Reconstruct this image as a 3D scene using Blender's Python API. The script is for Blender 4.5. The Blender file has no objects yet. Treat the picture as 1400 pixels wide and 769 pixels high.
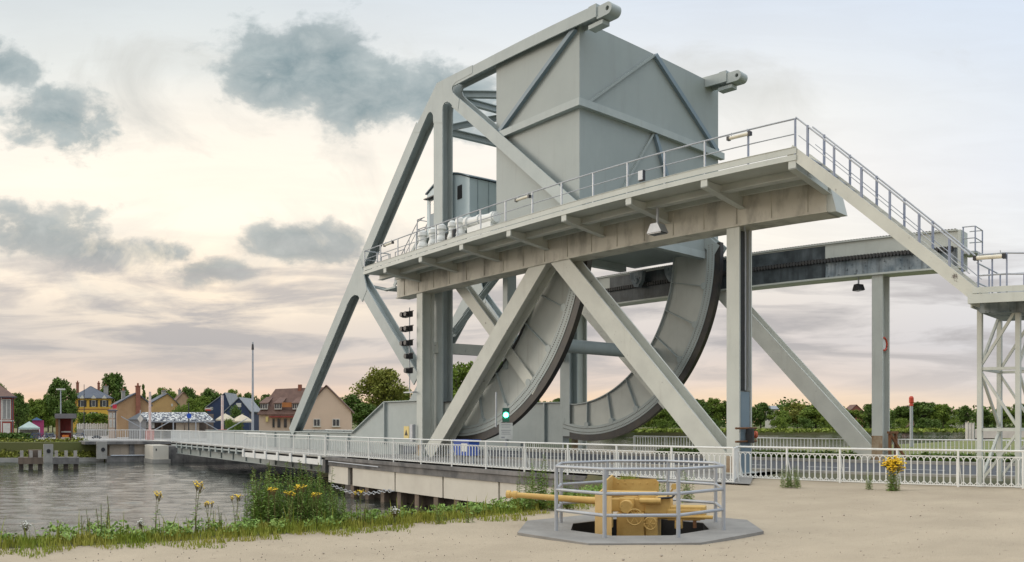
import bpy, math, random
from math import sin, cos, tan, atan2, pi, radians, hypot, sqrt
from mathutils import Vector, Matrix
random.seed(7)
C = bpy.context.scene.collection
# ------------------------------------------------------------------ camera, sky, sun
# World axes: +Y runs along the bridge over the canal, +X across the bridge, Z up. The photo is a
# stitched cylindrical panorama, so the camera is a cylindrical one of 69 degrees.
FPX, HOR, EYE, XV = 1160.0, 578.0, 1.7, -77.1
sc = bpy.context.scene
cd = bpy.data.cameras.new("camera")
cam = bpy.data.objects.new("camera", cd); C.objects.link(cam)
cam.location = (0, 0, EYE)
cam.rotation_euler = (pi/2, 0, (XV-700.0)/FPX)
cd.type = 'PANO'; cd.panorama_type = 'CENTRAL_CYLINDRICAL'
cd.central_cylindrical_range_u_min = -700/FPX; cd.central_cylindrical_range_u_max = 700/FPX
cd.central_cylindrical_range_v_min = -(769-HOR)/FPX; cd.central_cylindrical_range_v_max = HOR/FPX
cd.central_cylindrical_radius = 1.0
cd.clip_start = 0.05; cd.clip_end = 9000
sc.camera = cam
sc.view_settings.view_transform = 'Standard'; sc.view_settings.look = 'None'
sc.view_settings.exposure = 0.14; sc.view_settings.gamma = 1.0; sc.view_settings.use_curve_mapping = False

def lin(r, g, b):
    f = lambda c: (c/255/12.92) if c/255 <= 0.04045 else ((c/255+0.055)/1.055)**2.4
    return (f(r), f(g), f(b), 1)

SUN_AZ, SUN_EL = radians(-38), radians(14)       # azimuth from +Y towards +X
W = bpy.data.worlds.new("World"); sc.world = W; W.use_nodes = True
def build_world():
    nt = W.node_tree; N = nt.nodes; L = nt.links; N.clear()
    def n(t, **k):
        x = N.new(t)
        for a, v in k.items(): setattr(x, a, v)
        return x
    def m(op, a, b=None, c=None, clamp=False):
        x = N.new('ShaderNodeMath'); x.operation = op; x.use_clamp = clamp
        for i, v in enumerate((a, b, c)):
            if v is None: continue
            if isinstance(v, (int, float)): x.inputs[i].default_value = v
            else: L.new(v, x.inputs[i])
        return x.outputs[0]
    def mix(fac, a, b, mode='MIX'):
        x = N.new('ShaderNodeMix'); x.data_type = 'RGBA'; x.blend_type = mode; x.clamp_factor = True
        for s, v in ((x.inputs[0], fac), (x.inputs[6], a), (x.inputs[7], b)):
            if isinstance(v, (int, float, tuple)): s.default_value = v
            else: L.new(v, s)
        return x.outputs[2]
    def ramp(fac, stops, interp='LINEAR'):
        x = N.new('ShaderNodeValToRGB'); x.color_ramp.interpolation = interp
        el = x.color_ramp.elements
        while len(el) < len(stops): el.new(0.5)
        for e, (p, c) in zip(el, stops): e.position = p; e.color = c
        L.new(fac, x.inputs[0]); return x.outputs[0]
    tc = n('ShaderNodeTexCoord'); sep = n('ShaderNodeSeparateXYZ'); L.new(tc.outputs['Generated'], sep.inputs[0])
    X, Y, Z = sep.outputs
    az = m('ARCTAN2', X, Y)
    hor = m('MAXIMUM', m('SQRT', m('ADD', m('MULTIPLY', X, X), m('MULTIPLY', Y, Y))), 0.001)
    te = m('DIVIDE', Z, hor)                                   # tangent of the elevation
    teC = m('MINIMUM', m('MAXIMUM', te, 0.0), 2.0)
    # high thin overcast, by elevation, western half and eastern half
    T = lambda y: (HOR-y)/FPX
    west = ramp(teC, [(0.0, lin(247, 196, 150)), (T(565), lin(248, 203, 158)), (T(530), lin(226, 202, 184)), (T(480), lin(209, 197, 187)),
                      (T(425), lin(206, 198, 190)), (T(360), lin(240, 226, 210)), (T(290), lin(253, 242, 226)), (T(200), lin(240, 234, 224)),
                      (T(90), lin(222, 224, 220)), (T(0), lin(208, 214, 216)), (0.62, lin(225,225,222)), (0.95, (1.46,1.50,1.53,1))])
    east = ramp(teC, [(0.0, lin(248, 206, 158)), (T(548), lin(243, 214, 180)), (T(525), lin(222, 205, 192)), (T(470), lin(208, 200, 196)),
                      (T(420), lin(220, 212, 205)), (T(330), lin(243, 237, 226)), (T(230), lin(238, 234, 228)), (T(140), lin(231, 231, 228)),
                      (T(60), lin(219, 224, 229)), (T(0), lin(210, 218, 228)), (0.62, lin(225,226,226)), (0.95, (1.46,1.50,1.53,1))])
    wf = m('SMOOTH_MIN', 1.0, m('MAXIMUM', 0.0, m('DIVIDE', m('SUBTRACT', az, 0.35), 0.5)), 0.1)
    veil = mix(wf, west, east)
    # behind and right of the camera: blue grey evening sky; behind left: bright western haze
    back = ramp(teC, [(0.0, lin(202, 206, 212)), (0.3, lin(196, 210, 230)), (0.62, lin(206, 218, 233)), (0.95, (1.40,1.47,1.54,1))])
    d = m('ADD', m('MULTIPLY', X, 0.55), m('MULTIPLY', Y, -0.83))
    d = m('DIVIDE', d, hor)
    bf = m('MULTIPLY', m('SUBTRACT', d, 0.0), 1.6, clamp=True)
    veil = mix(bf, veil, back)
    # clouds
    cmb = n('ShaderNodeCombineXYZ'); L.new(az, cmb.inputs[0]); L.new(m('MULTIPLY', te, 1.45), cmb.inputs[1])
    def noise(scale, det, rough, dist=0.0, off=(0, 0, 0)):
        mp = n('ShaderNodeMapping'); mp.inputs[1].default_value = off; L.new(cmb.outputs[0], mp.inputs[0])
        x = n('ShaderNodeTexNoise'); x.inputs['Scale'].default_value = scale; x.inputs['Detail'].default_value = det
        x.inputs['Roughness'].default_value = rough; x.inputs['Distortion'].default_value = dist
        L.new(mp.outputs[0], x.inputs['Vector']); return x.outputs['Fac']
    n1 = noise(7.5, 9, 0.60, 0.35); n2 = noise(21, 7, 0.6, 0.3, (3, 1, 0)); n3 = noise(2.6, 6, 0.55, 0.2, (5, 2, 0))
    def blob(px, py, w, h):
        u = m('DIVIDE', m('SUBTRACT', az, (px-XV)/FPX), w/FPX); v = m('DIVIDE', m('SUBTRACT', te, (HOR-py)/FPX), h/FPX)
        return m('SUBTRACT', 1.0, m('SQRT', m('ADD', m('MULTIPLY', u, u), m('MULTIPLY', v, v))))
    dark = None
    for b in ((68, 163, 100, 58), (6, 92, 66, 50), (420, 85, 130, 85), (500, 125, 140, 70), (600, 130, 120, 70), (370, 120, 90, 50), (45, 318, 110, 52), (125, 348, 80, 30), (425, 332, 115, 34),
              (220, 345, 60, 22), (300, 372, 80, 22)):
        x = blob(*b); dark = x if dark is None else m('MAXIMUM', dark, x)
    rag = m('ADD', m('MULTIPLY', m('SUBTRACT', n1, 0.5), 2.9), m('MULTIPLY', m('SUBTRACT', n2, 0.5), 2.2))
    dens = m('ADD', m('SUBTRACT', m('MULTIPLY', dark, 1.25), 0.06), rag)
    df = ramp(dens, [(0.0, (0, 0, 0, 1)), (0.2, (.25,)*3+(1,)), (0.5, (.80,)*3+(1,)), (0.8, (1, 1, 1, 1))])
    lit = mix(m('MULTIPLY', m('SUBTRACT', n2, 0.35), 2.2, clamp=True), lin(112, 135, 142), lin(178, 187, 187))
    lit = mix(m('MULTIPLY', m('SUBTRACT', 0.30, te), 3.0, clamp=True), lit, lin(176, 166, 158))
    glow = m('POWER', m('MAXIMUM', blob(290, 275, 480, 175), 0.0), 0.8)
    veil = mix(m('MULTIPLY', glow, 0.85, clamp=True), veil, (1.0, 0.90, 0.755, 1))
    peach = m('POWER', m('MAXIMUM', blob(300, 395, 420, 85), 0.0), 0.8)
    veil = mix(m('MULTIPLY', peach, 0.7, clamp=True), veil, (0.98, 0.80, 0.60, 1))
    thin = None
    for b in ((470, 110, 330, 140), (100, 340, 260, 90), (420, 350, 200, 70), (90, 140, 200, 130), (1050, 120, 300, 60)):
        x = blob(*b); thin = x if thin is None else m('MAXIMUM', thin, x)
    n5 = noise(5.0, 9, 0.62, 0.9, (2, 7, 0))
    tf = m('MULTIPLY', m('ADD', m('MULTIPLY', thin, 0.9), m('MULTIPLY', m('SUBTRACT', n5, 0.56), 4.5)), 0.55, clamp=True)
    veil = mix(tf, veil, lin(196, 196, 191))
    veil = mix(m('MULTIPLY', df, 0.88), veil, lit)
    # pale streaky lower bank of cloud
    n4m = n('ShaderNodeMapping'); n4m.inputs[3].default_value = (2.0, 9, 1); L.new(cmb.outputs[0], n4m.inputs[0])
    n4 = n('ShaderNodeTexNoise'); n4.inputs['Scale'].default_value = 2.4; n4.inputs['Detail'].default_value = 8; n4.inputs['Roughness'].default_value = 0.58
    n4.inputs['Distortion'].default_value = 0.5
    L.new(n4m.outputs[0], n4.inputs['Vector'])
    band = ramp(teC, [(0.0, (0, 0, 0, 1)), (T(545), (.2,)*3+(1,)), (T(470), (1, 1, 1, 1)), (T(385), (.85,)*3+(1,)), (T(330), (.15,)*3+(1,)), (T(250), (.06,)*3+(1,))])
    sf = m('MULTIPLY', m('MULTIPLY', m('SUBTRACT', n4.outputs['Fac'], 0.42), 6.0, clamp=True), band)
    veil = mix(m('MULTIPLY', sf, 0.92), veil, lin(171, 167, 167))
    # bright rifts in the west and general mottling
    rift = m('MULTIPLY', m('SUBTRACT', noise(9, 8, 0.62, 0.6, (9, 4, 0)), 0.53), 5.0, clamp=True)
    rb = m('MULTIPLY', rift, m('MAXIMUM', blob(270, 365, 440, 95), 0.0), clamp=True)
    veil = mix(rb, veil, (1.08, 0.92, 0.70, 1))
    mott = m('ADD', 0.93, m('MULTIPLY', n3, 0.14))
    veil = mix(1.0, veil, mott, 'MULTIPLY')
    sky = n('ShaderNodeTexSky', sky_type='NISHITA', sun_disc=False, sun_elevation=SUN_EL, sun_rotation=SUN_AZ)
    b1 = n('ShaderNodeBackground'); b1.inputs[1].default_value = 0.05; L.new(sky.outputs[0], b1.inputs[0])
    b2 = n('ShaderNodeBackground'); b2.inputs[1].default_value = 1.11; L.new(veil, b2.inputs[0])
    mx = n('ShaderNodeMixShader'); mx.inputs[0].default_value = 0.94; L.new(b1.outputs[0], mx.inputs[1]); L.new(b2.outputs[0], mx.inputs[2])
    out = n('ShaderNodeOutputWorld'); L.new(mx.outputs[0], out.inputs[0])
build_world()
sl = bpy.data.lights.new("sun", 'SUN'); sl.energy = 1.1; sl.angle = radians(22); sl.color = (1.0, 0.90, 0.78)
so = bpy.data.objects.new("sun", sl); C.objects.link(so)
so.rotation_euler = Vector((-sin(SUN_AZ)*cos(SUN_EL)*-1, -cos(SUN_AZ)*cos(SUN_EL)*-1, sin(SUN_EL))).to_track_quat('Z', 'Y').to_euler()

# ------------------------------------------------------------------ helpers
def pol(px, R, z=0.0):
    a = (px-XV)/FPX; return Vector((R*sin(a), R*cos(a), z))
def azi(px): return (px-XV)/FPX
def hgt(py, R): return EYE+(HOR-py)*R/FPX
class MB:
    def __init__(s): s.v = []; s.f = []
    def add(s, vs, fs):
        b = len(s.v); s.v += [tuple(v) for v in vs]; s.f += [tuple(b+i for i in f) for f in fs]; return s
    def box(s, x0, x1, y0, y1, z0, z1):
        return s.add([(x0,y0,z0),(x1,y0,z0),(x1,y1,z0),(x0,y1,z0),(x0,y0,z1),(x1,y0,z1),(x1,y1,z1),(x0,y1,z1)],
                     [(0,3,2,1),(4,5,6,7),(0,1,5,4),(1,2,6,5),(2,3,7,6),(3,0,4,7)])
    def bar(s, p0, p1, w, h, up=(0,0,1)):
        p0, p1 = Vector(p0), Vector(p1); d = (p1-p0).normalized(); u = Vector(up)
        if abs(d.dot(u)) > 0.99: u = Vector((0,1,0))
        a = d.cross(u).normalized()*w/2; b = a.cross(d).normalized()*h/2
        vs = [p+q for p in (p0, p1) for q in (-a-b, a-b, a+b, -a+b)]
        return s.add(vs, [(0,1,2,3),(7,6,5,4),(0,4,5,1),(1,5,6,2),(2,6,7,3),(3,7,4,0)])
    def tube(s, pts, r, n=8, r1=None, cap=True):
        pts = [Vector(p) for p in pts]; k = len(pts); rings = []
        prev = None
        for i, p in enumerate(pts):
            d = (pts[min(i+1, k-1)]-pts[max(i-1, 0)]).normalized()
            u = Vector((0,0,1)) if abs(d.z) < 0.95 else Vector((1,0,0))
            a = d.cross(u).normalized(); b = a.cross(d)
            rr = r if r1 is None else r+(r1-r)*i/(k-1)
            rings.append([p+(a*cos(2*pi*j/n)+b*sin(2*pi*j/n))*rr for j in range(n)])
        fs = [(i*n+j, i*n+(j+1)%n, (i+1)*n+(j+1)%n, (i+1)*n+j) for i in range(k-1) for j in range(n)]
        if cap: fs += [tuple(range(n))[::-1], tuple((k-1)*n+j for j in range(n))]
        return s.add([v for r_ in rings for v in r_], fs)
    def prismx(s, poly, x0, x1):
        """poly: (y, z) points, extruded along x"""
        n = len(poly)
        return s.add([(x0,y,z) for y,z in poly]+[(x1,y,z) for y,z in poly],
                     [tuple(range(n)), tuple(range(2*n-1, n-1, -1))]+[(i, n+i, n+(i+1)%n, (i+1)%n) for i in range(n)])
    def prismy(s, poly, y0, y1):
        n = len(poly)
        return s.add([(x,y0,z) for x,z in poly]+[(x,y1,z) for x,z in poly],
                     [tuple(range(n)), tuple(range(2*n-1, n-1, -1))]+[(i, n+i, n+(i+1)%n, (i+1)%n) for i in range(n)])
    def prismz(s, poly, z0, z1):
        n = len(poly)
        return s.add([(x,y,z0) for x,y in poly]+[(x,y,z1) for x,y in poly],
                     [tuple(range(n))[::-1], tuple(range(n, 2*n))]+[(i, (i+1)%n, n+(i+1)%n, n+i) for i in range(n)])
    def hbeam(s, a, b, x0, x1, w, tf=0.07, tw=0.08, w1=None):
        """rolled section in the plane of the truss: flanges face -x and +x, a (y,z) to b (y,z)"""
        a, b = Vector(a), Vector(b); d = (b-a).normalized(); q = Vector((-d.y, d.x)); w1 = w if w1 is None else w1
        fl = [a-q*w/2, b-q*w1/2, b+q*w1/2, a+q*w/2]
        s.prismx(fl, x0, x0+tf); s.prismx(fl, x1-tf, x1)
        wb = [a-q*tw/2, b-q*tw/2, b+q*tw/2, a+q*tw/2]
        return s.prismx(wb, x0+tf, x1-tf)
    def lathe(s, prof, n=16, org=(0,0,0), axis=(0,0,1)):
        """prof: (radius, height) along the axis"""
        ax = Vector(axis).normalized(); o = Vector(org)
        u = Vector((1,0,0)) if abs(ax.x) < 0.9 else Vector((0,1,0)); a = ax.cross(u).normalized(); b = ax.cross(a)
        vs = [o+ax*h+(a*cos(2*pi*j/n)+b*sin(2*pi*j/n))*r for r, h in prof for j in range(n)]
        k = len(prof)
        fs = [(i*n+j, i*n+(j+1)%n, (i+1)*n+(j+1)%n, (i+1)*n+j) for i in range(k-1) for j in range(n)]
        fs += [tuple(range(n))[::-1], tuple((k-1)*n+j for j in range(n))]
        return s.add(vs, fs)
    def build(s, name, mat, parent=None, loc=None, rz=0.0, smooth=False, world=True):
        """world=True: vertices are world coordinates, the origin is moved to loc (or to the parent)"""
        o0 = Vector(loc) if loc is not None else (ROOT[parent.name] if parent is not None and parent.name in ROOT else Vector((0,0,0)))
        me = bpy.data.meshes.new(name)
        vs = [Vector(v)-o0 for v in s.v] if world else s.v
        me.from_pydata([tuple(v) for v in vs], [], s.f); me.validate(); me.update()
        import bmesh
        bm = bmesh.new(); bm.from_mesh(me); bmesh.ops.recalc_face_normals(bm, faces=bm.faces); bm.to_mesh(me); bm.free()
        if smooth:
            me.polygons.foreach_set('use_smooth', [True]*len(me.polygons))
            try: me.set_sharp_from_angle(angle=radians(40))
            except Exception: pass
        me.materials.append(mat)
        o = bpy.data.objects.new(name, me); C.objects.link(o)
        if parent is not None:
            o.parent = parent; ROOT[o.name] = o0
        else:
            o.location = o0; ROOT[o.name] = o0
        if rz: o.rotation_euler.z = rz
        return o
ROOT = {}
def tag(o, label=None, cat=None, group=None, kind=None):
    if label: o['label'] = label
    if cat: o['category'] = cat
    if group: o['group'] = group
    if kind: o['kind'] = kind
    return o
def thing(name, loc, label, cat, group=None, rz=0.0):
    o = bpy.data.objects.new(name, None); C.objects.link(o); o.location = loc; o.rotation_euler.z = rz
    o.empty_display_size = 0.2
    ROOT[o.name] = Vector(loc) if rz == 0 else Vector((0,0,0))
    return tag(o, label, cat, group)
def local(name, loc, label, cat, group=None, rz=0.0):
    """a thing whose parts are modelled in its own axes"""
    o = thing(name, loc, label, cat, group, rz); ROOT[o.name] = Vector((0,0,0)); return o
def copy_tree(o, parent=None):
    c = o.copy(); C.objects.link(c)
    if parent is not None: c.parent = parent
    for ch in list(o.children): copy_tree(ch, c)
    return c

# ------------------------------------------------------------------ materials
MATS = {}
def mat(name, c1, c2=None, scale=3.0, rough=0.6, bump=0.0, bscale=40.0, streak=0.0, streakcol=(0.05,0.05,0.045), spec=0.4, metal=0.0,
        speck=0.0, speckcol=(0.1,0.08,0.06), speckscale=30.0, stretch=(1,1,1), coords='Object', trans=0.0, sv=(3.0,3.0,0.28)):
    if name in MATS: return MATS[name]
    m = bpy.data.materials.new(name); m.use_nodes = True; nt = m.node_tree; N, L = nt.nodes, nt.links
    b = N['Principled BSDF']; b.inputs['Roughness'].default_value = rough; b.inputs['Metallic'].default_value = metal
    b.inputs['Specular IOR Level'].default_value = spec
    tc = N.new('ShaderNodeTexCoord'); mp = N.new('ShaderNodeMapping'); mp.inputs[3].default_value = stretch
    L.new(tc.outputs[coords], mp.inputs[0])
    def noise(sc_, det=6, rough_=0.6, vec=None, sv=None):
        x = N.new('ShaderNodeTexNoise'); x.inputs['Scale'].default_value = sc_; x.inputs['Detail'].default_value = det; x.inputs['Roughness'].default_value = rough_
        src = mp.outputs[0]
        if sv:
            m2 = N.new('ShaderNodeMapping'); m2.inputs[3].default_value = sv; L.new(tc.outputs[coords], m2.inputs[0]); src = m2.outputs[0]
        L.new(src, x.inputs['Vector']); return x.outputs['Fac']
    def ramp(f, p0, p1):
        x = N.new('ShaderNodeMapRange'); x.inputs[1].default_value = p0; x.inputs[2].default_value = p1; L.new(f, x.inputs[0]); return x.outputs[0]
    def mix(f, a, c):
        x = N.new('ShaderNodeMix'); x.data_type = 'RGBA'
        L.new(f, x.inputs[0])
        for s_, v in ((x.inputs[6], a), (x.inputs[7], c)):
            if isinstance(v, tuple): s_.default_value = v
            else: L.new(v, s_)
        return x.outputs[2]
    c1 = tuple(c1)+(1,); c2 = tuple(c2)+(1,) if c2 else tuple(v*0.8 for v in c1[:3])+(1,)
    col = mix(ramp(noise(scale), 0.32, 0.68), c1, c2)
    if streak > 0:
        f = ramp(noise(1.0, 7, 0.65, sv=sv), 0.62-0.22*streak, 0.80-0.12*streak)
        x = N.new('ShaderNodeMath'); x.operation = 'MULTIPLY'; x.inputs[1].default_value = min(1.0, streak*1.0); L.new(f, x.inputs[0])
        col = mix(x.outputs[0], col, tuple(streakcol)+(1,))
    if speck > 0:
        f = ramp(noise(speckscale, 5, 0.7), 0.72-0.25*speck, 0.80-0.22*speck)
        col = mix(f, col, tuple(speckcol)+(1,))
    L.new(col, b.inputs['Base Color'])
    if bump > 0:
        bn = N.new('ShaderNodeBump'); bn.inputs['Strength'].default_value = bump; bn.inputs['Distance'].default_value = 0.02
        L.new(noise(bscale, 8, 0.65), bn.inputs['Height']); L.new(bn.outputs[0], b.inputs['Normal'])
    if trans > 0:
        b.inputs['Transmission Weight'].default_value = trans
    MATS[name] = m; return m
def emit(name, col, strength):
    m = bpy.data.materials.new(name); m.use_nodes = True; b = m.node_tree.nodes['Principled BSDF']
    b.inputs['Base Color'].default_value = tuple(col)+(1,); b.inputs['Emission Color'].default_value = tuple(col)+(1,); b.inputs['Emission Strength'].default_value = strength
    return m
paint = mat('bridge_paint', (0.37,0.415,0.405), (0.315,0.36,0.355), 0.9, 0.5, 0.05, 60, streak=0.30, streakcol=(0.21,0.215,0.20))
paintweb = mat('rocker_paint', (0.50,0.52,0.48), (0.43,0.45,0.42), 0.8, 0.55, 0.05, 50, streak=0.3, streakcol=(0.2,0.18,0.15))
paintframe = mat('frame_paint', (0.525,0.55,0.505), (0.455,0.48,0.445), 0.9, 0.5, 0.05, 60, streak=0.28, streakcol=(0.26,0.24,0.20))
paintbox = mat('counterweight_paint', (0.30,0.34,0.33), (0.27,0.31,0.302), 0.5, 0.5, 0.03, 8, streak=0.34, streakcol=(0.22,0.235,0.22))
paintrust = mat('chipped_paint', (0.57,0.58,0.52), (0.49,0.50,0.45), 1.2, 0.55, 0.06, 50, streak=0.25, streakcol=(0.25,0.22,0.18), speck=0.32, speckcol=(0.10,0.085,0.075), speckscale=3.5)
paintblue = mat('blue_grey_paint', (0.20,0.26,0.30), (0.16,0.22,0.26), 1.0, 0.5)
girdmat = mat('stained_girder', (0.60,0.585,0.52), (0.52,0.50,0.43), 0.5, 0.65, 0.08, 30, sv=(1.1,1.1,0.45), streak=0.62, streakcol=(0.05,0.045,0.04))
grime = mat('grimy_steel', (0.36,0.40,0.42), (0.11,0.15,0.18), 1.3, 0.6, 0.1, 30, streak=0.7, streakcol=(0.02,0.025,0.03), speck=0.6, speckcol=(0.03,0.04,0.05), speckscale=4)
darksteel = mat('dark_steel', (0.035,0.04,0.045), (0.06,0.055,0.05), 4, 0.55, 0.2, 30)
treadmat = mat('worn_tread', (0.016,0.018,0.022), (0.05,0.042,0.032), 1.2, 0.5, 0.15, 20)
whitepaint = mat('white_paint', (0.74,0.75,0.72), (0.66,0.67,0.65), 2.0, 0.5, streak=0.2, streakcol=(0.4,0.38,0.33))
galv = mat('galvanised', (0.42,0.44,0.46), (0.34,0.36,0.39), 3, 0.45, metal=0.3)
bluerail = mat('blue_rail_paint', (0.20,0.24,0.34), (0.28,0.31,0.38), 2, 0.5)
black = mat('black_plastic', (0.02,0.02,0.025), (0.03,0.03,0.03), 5, 0.45)
glassdark = mat('dark_glass', (0.03,0.035,0.04), (0.05,0.05,0.055), 2, 0.12, spec=0.6)
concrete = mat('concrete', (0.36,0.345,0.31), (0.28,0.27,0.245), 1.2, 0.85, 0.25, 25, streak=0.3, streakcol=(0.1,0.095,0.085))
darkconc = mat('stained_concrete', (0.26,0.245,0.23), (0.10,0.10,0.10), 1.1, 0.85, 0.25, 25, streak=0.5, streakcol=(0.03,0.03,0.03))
platconc = mat('emplacement_concrete', (0.275,0.265,0.245), (0.195,0.188,0.175), 1.4, 0.85, 0.3, 22)
panelconc = mat('beige_panel', (0.66,0.62,0.53), (0.58,0.54,0.46), 0.8, 0.8, 0.1, 20, streak=0.22, streakcol=(0.3,0.26,0.2))
asphalt = mat('asphalt', (0.075,0.08,0.09), (0.055,0.06,0.068), 2, 0.8, 0.3, 60)
sand = mat('sandy_gravel', (0.435,0.362,0.262), (0.36,0.298,0.215), 0.6, 0.95, 1.0, 26, speck=0.42, speckcol=(0.235,0.19,0.14), speckscale=9, sv=(0.35,1.6,1.0), streak=0.34, streakcol=(0.31,0.255,0.185))
soil = mat('bank_soil', (0.07,0.075,0.035), (0.11,0.10,0.05), 0.8, 0.95, 0.5, 12)
farland = mat('far_meadow', (0.09,0.12,0.03), (0.16,0.14,0.06), 0.03, 0.95)
pave = mat('far_paving', (0.36,0.34,0.32), (0.30,0.29,0.27), 0.3, 0.9)
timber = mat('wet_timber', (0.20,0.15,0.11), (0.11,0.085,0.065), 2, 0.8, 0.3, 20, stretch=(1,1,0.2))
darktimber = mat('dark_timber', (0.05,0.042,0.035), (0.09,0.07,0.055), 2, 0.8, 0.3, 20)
guntan = mat('gun_ochre', (0.64,0.43,0.14), (0.50,0.31,0.09), 3.0, 0.55, 0.15, 30, streak=0.25, streakcol=(0.3,0.16,0.04), speck=0.28, speckcol=(0.20,0.10,0.035), speckscale=9)
guntan_lit = mat('gun_lit_ochre', (0.78,0.53,0.23), (0.70,0.46,0.18), 2.0, 0.5, 0.1, 30)  # paler copy of the gun paint: light on the shield wing put into colour
void = mat('pit_shade', (0.012,0.012,0.012), (0.018,0.018,0.017), 2, 0.95)  # near black puts the shade inside the pit and the bore into colour
redpaint = mat('red_paint', (0.55,0.07,0.03), (0.45,0.05,0.03), 3, 0.5)
bluepl = mat('blue_plastic', (0.02,0.09,0.45), (0.02,0.08,0.38), 3, 0.4)
yellow = mat('yellow_sign', (0.70,0.55,0.20), (0.62,0.5,0.2), 3, 0.5)
rust = mat('rust', (0.22,0.10,0.04), (0.12,0.06,0.03), 5, 0.85, 0.3, 30)
cabmat = mat('cabin_paint', (0.50,0.60,0.63), (0.45,0.55,0.58), 0.8, 0.5, streak=0.15, streakcol=(0.2,0.22,0.22))
leafd = None
def foliage(name, c1, c2, scale=0.5):
    m = mat(name, c1, c2, scale, 0.7, spec=0.2)
    return m
leaf_dark = foliage('leaf_dark', (0.06,0.11,0.02), (0.12,0.18,0.035), 0.6)
leaf_mid = foliage('leaf_mid', (0.10,0.165,0.022), (0.19,0.25,0.04), 0.6)
leaf_lite = foliage('leaf_light', (0.14,0.20,0.03), (0.24,0.28,0.05), 0.6)
leaf_olive = foliage('leaf_olive', (0.15,0.18,0.03), (0.25,0.25,0.05), 0.6)
grassm = foliage('grass_blades', (0.17,0.24,0.025), (0.34,0.30,0.06), 1.2)
weedm = foliage('weed_leaf', (0.17,0.29,0.065), (0.28,0.38,0.10), 2)
stemm = foliage('weed_stem', (0.12,0.12,0.045), (0.16,0.10,0.05), 4)
petal = mat('yellow_petal', (0.85,0.62,0.03), (0.78,0.50,0.02), 8, 0.6)
petalw = mat('white_petal', (0.75,0.75,0.68), None, 8, 0.6)
bark = mat('bark', (0.09,0.07,0.05), (0.05,0.04,0.03), 4, 0.9, 0.4, 14)
def water_mat():
    m = bpy.data.materials.new('canal_water'); m.use_nodes = True; N, L = m.node_tree.nodes, m.node_tree.links
    b = N['Principled BSDF']; b.inputs['Base Color'].default_value = (0.03,0.036,0.03,1); b.inputs['Roughness'].default_value = 0.03
    b.inputs['IOR'].default_value = 1.75; b.inputs['Specular IOR Level'].default_value = 0.5
    tc = N.new('ShaderNodeTexCoord')
    def nz(sc_, rot, sx, sy, det):
        mp = N.new('ShaderNodeMapping'); mp.inputs[2].default_value = (0,0,rot); mp.inputs[3].default_value = (sx,sy,1); L.new(tc.outputs['Object'], mp.inputs[0])
        x = N.new('ShaderNodeTexNoise'); x.inputs['Scale'].default_value = sc_; x.inputs['Detail'].default_value = det; x.inputs['Roughness'].default_value = 0.5
        x.inputs['Distortion'].default_value = 0.6; L.new(mp.outputs[0], x.inputs['Vector']); return x.outputs['Fac']
    a = nz(3.4, radians(14), 1.0, 1.9, 2); c = nz(8.5, radians(-8), 1.0, 1.7, 2); g = nz(0.12, 0, 1, 1, 2)
    ad = N.new('ShaderNodeMath'); ad.operation = 'MULTIPLY_ADD'; ad.inputs[1].default_value = 0.35; L.new(c, ad.inputs[0]); L.new(a, ad.inputs[2])
    bn = N.new('ShaderNodeBump'); bn.inputs['Strength'].default_value = 0.6; bn.inputs['Distance'].default_value = 0.03
    L.new(ad.outputs[0], bn.inputs['Height']); L.new(bn.outputs[0], b.inputs['Normal'])
    return m
waterm = water_mat()

# ================================================================== THE SETTING
ZW = -2.1                       # canal level
def sheet(name, poly, z, m, kind='structure', skirt=None):
    mb = MB()
    if skirt is None: mb.add([(x,y,z) for x,y in poly], [tuple(range(len(poly)))])
    else: mb.prismz(poly, skirt, z)
    o = mb.build(name, m); return tag(o, kind=kind)
# near ground: one sheet of sandy gravel with a notch for the canal, finely divided near the camera
import bmesh
def ground_sheet():
    near = [(-400,13.0),(-40,12.6),(-6,12.4),(0.8,12.55),(3.6,12.9),(6.9,13.3),(10.3,13.6),(14,14.6),(17,16.4),(19.2,18.6),(20.0,20.4),(22.4,20.6),(22.4,38.0),(38.5,38.0),(38.5,31),(60,30),(400,28),(400,-300),(-400,-300)]
    mb = MB(); mb.prismz(near, -3.2, -0.10)
    g = mb.build('ground', sand); GP = pol(874,14.2)
    c = MB(); c.prismz([(GP.x+1.3*cos(pi*i/8), GP.y+1.3*sin(pi*i/8)) for i in range(16)], -1.1, 0.5); co = c.build('cutter', sand)
    md = g.modifiers.new('pit','BOOLEAN'); md.object = co; md.operation = 'DIFFERENCE'; md.solver = 'EXACT'
    me = bpy.data.meshes.new_from_object(g.evaluated_get(bpy.context.evaluated_depsgraph_get())); g.modifiers.clear(); g.data = me
    bpy.data.objects.remove(co)
    return tag(g, kind='structure')
ground_sheet()
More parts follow.
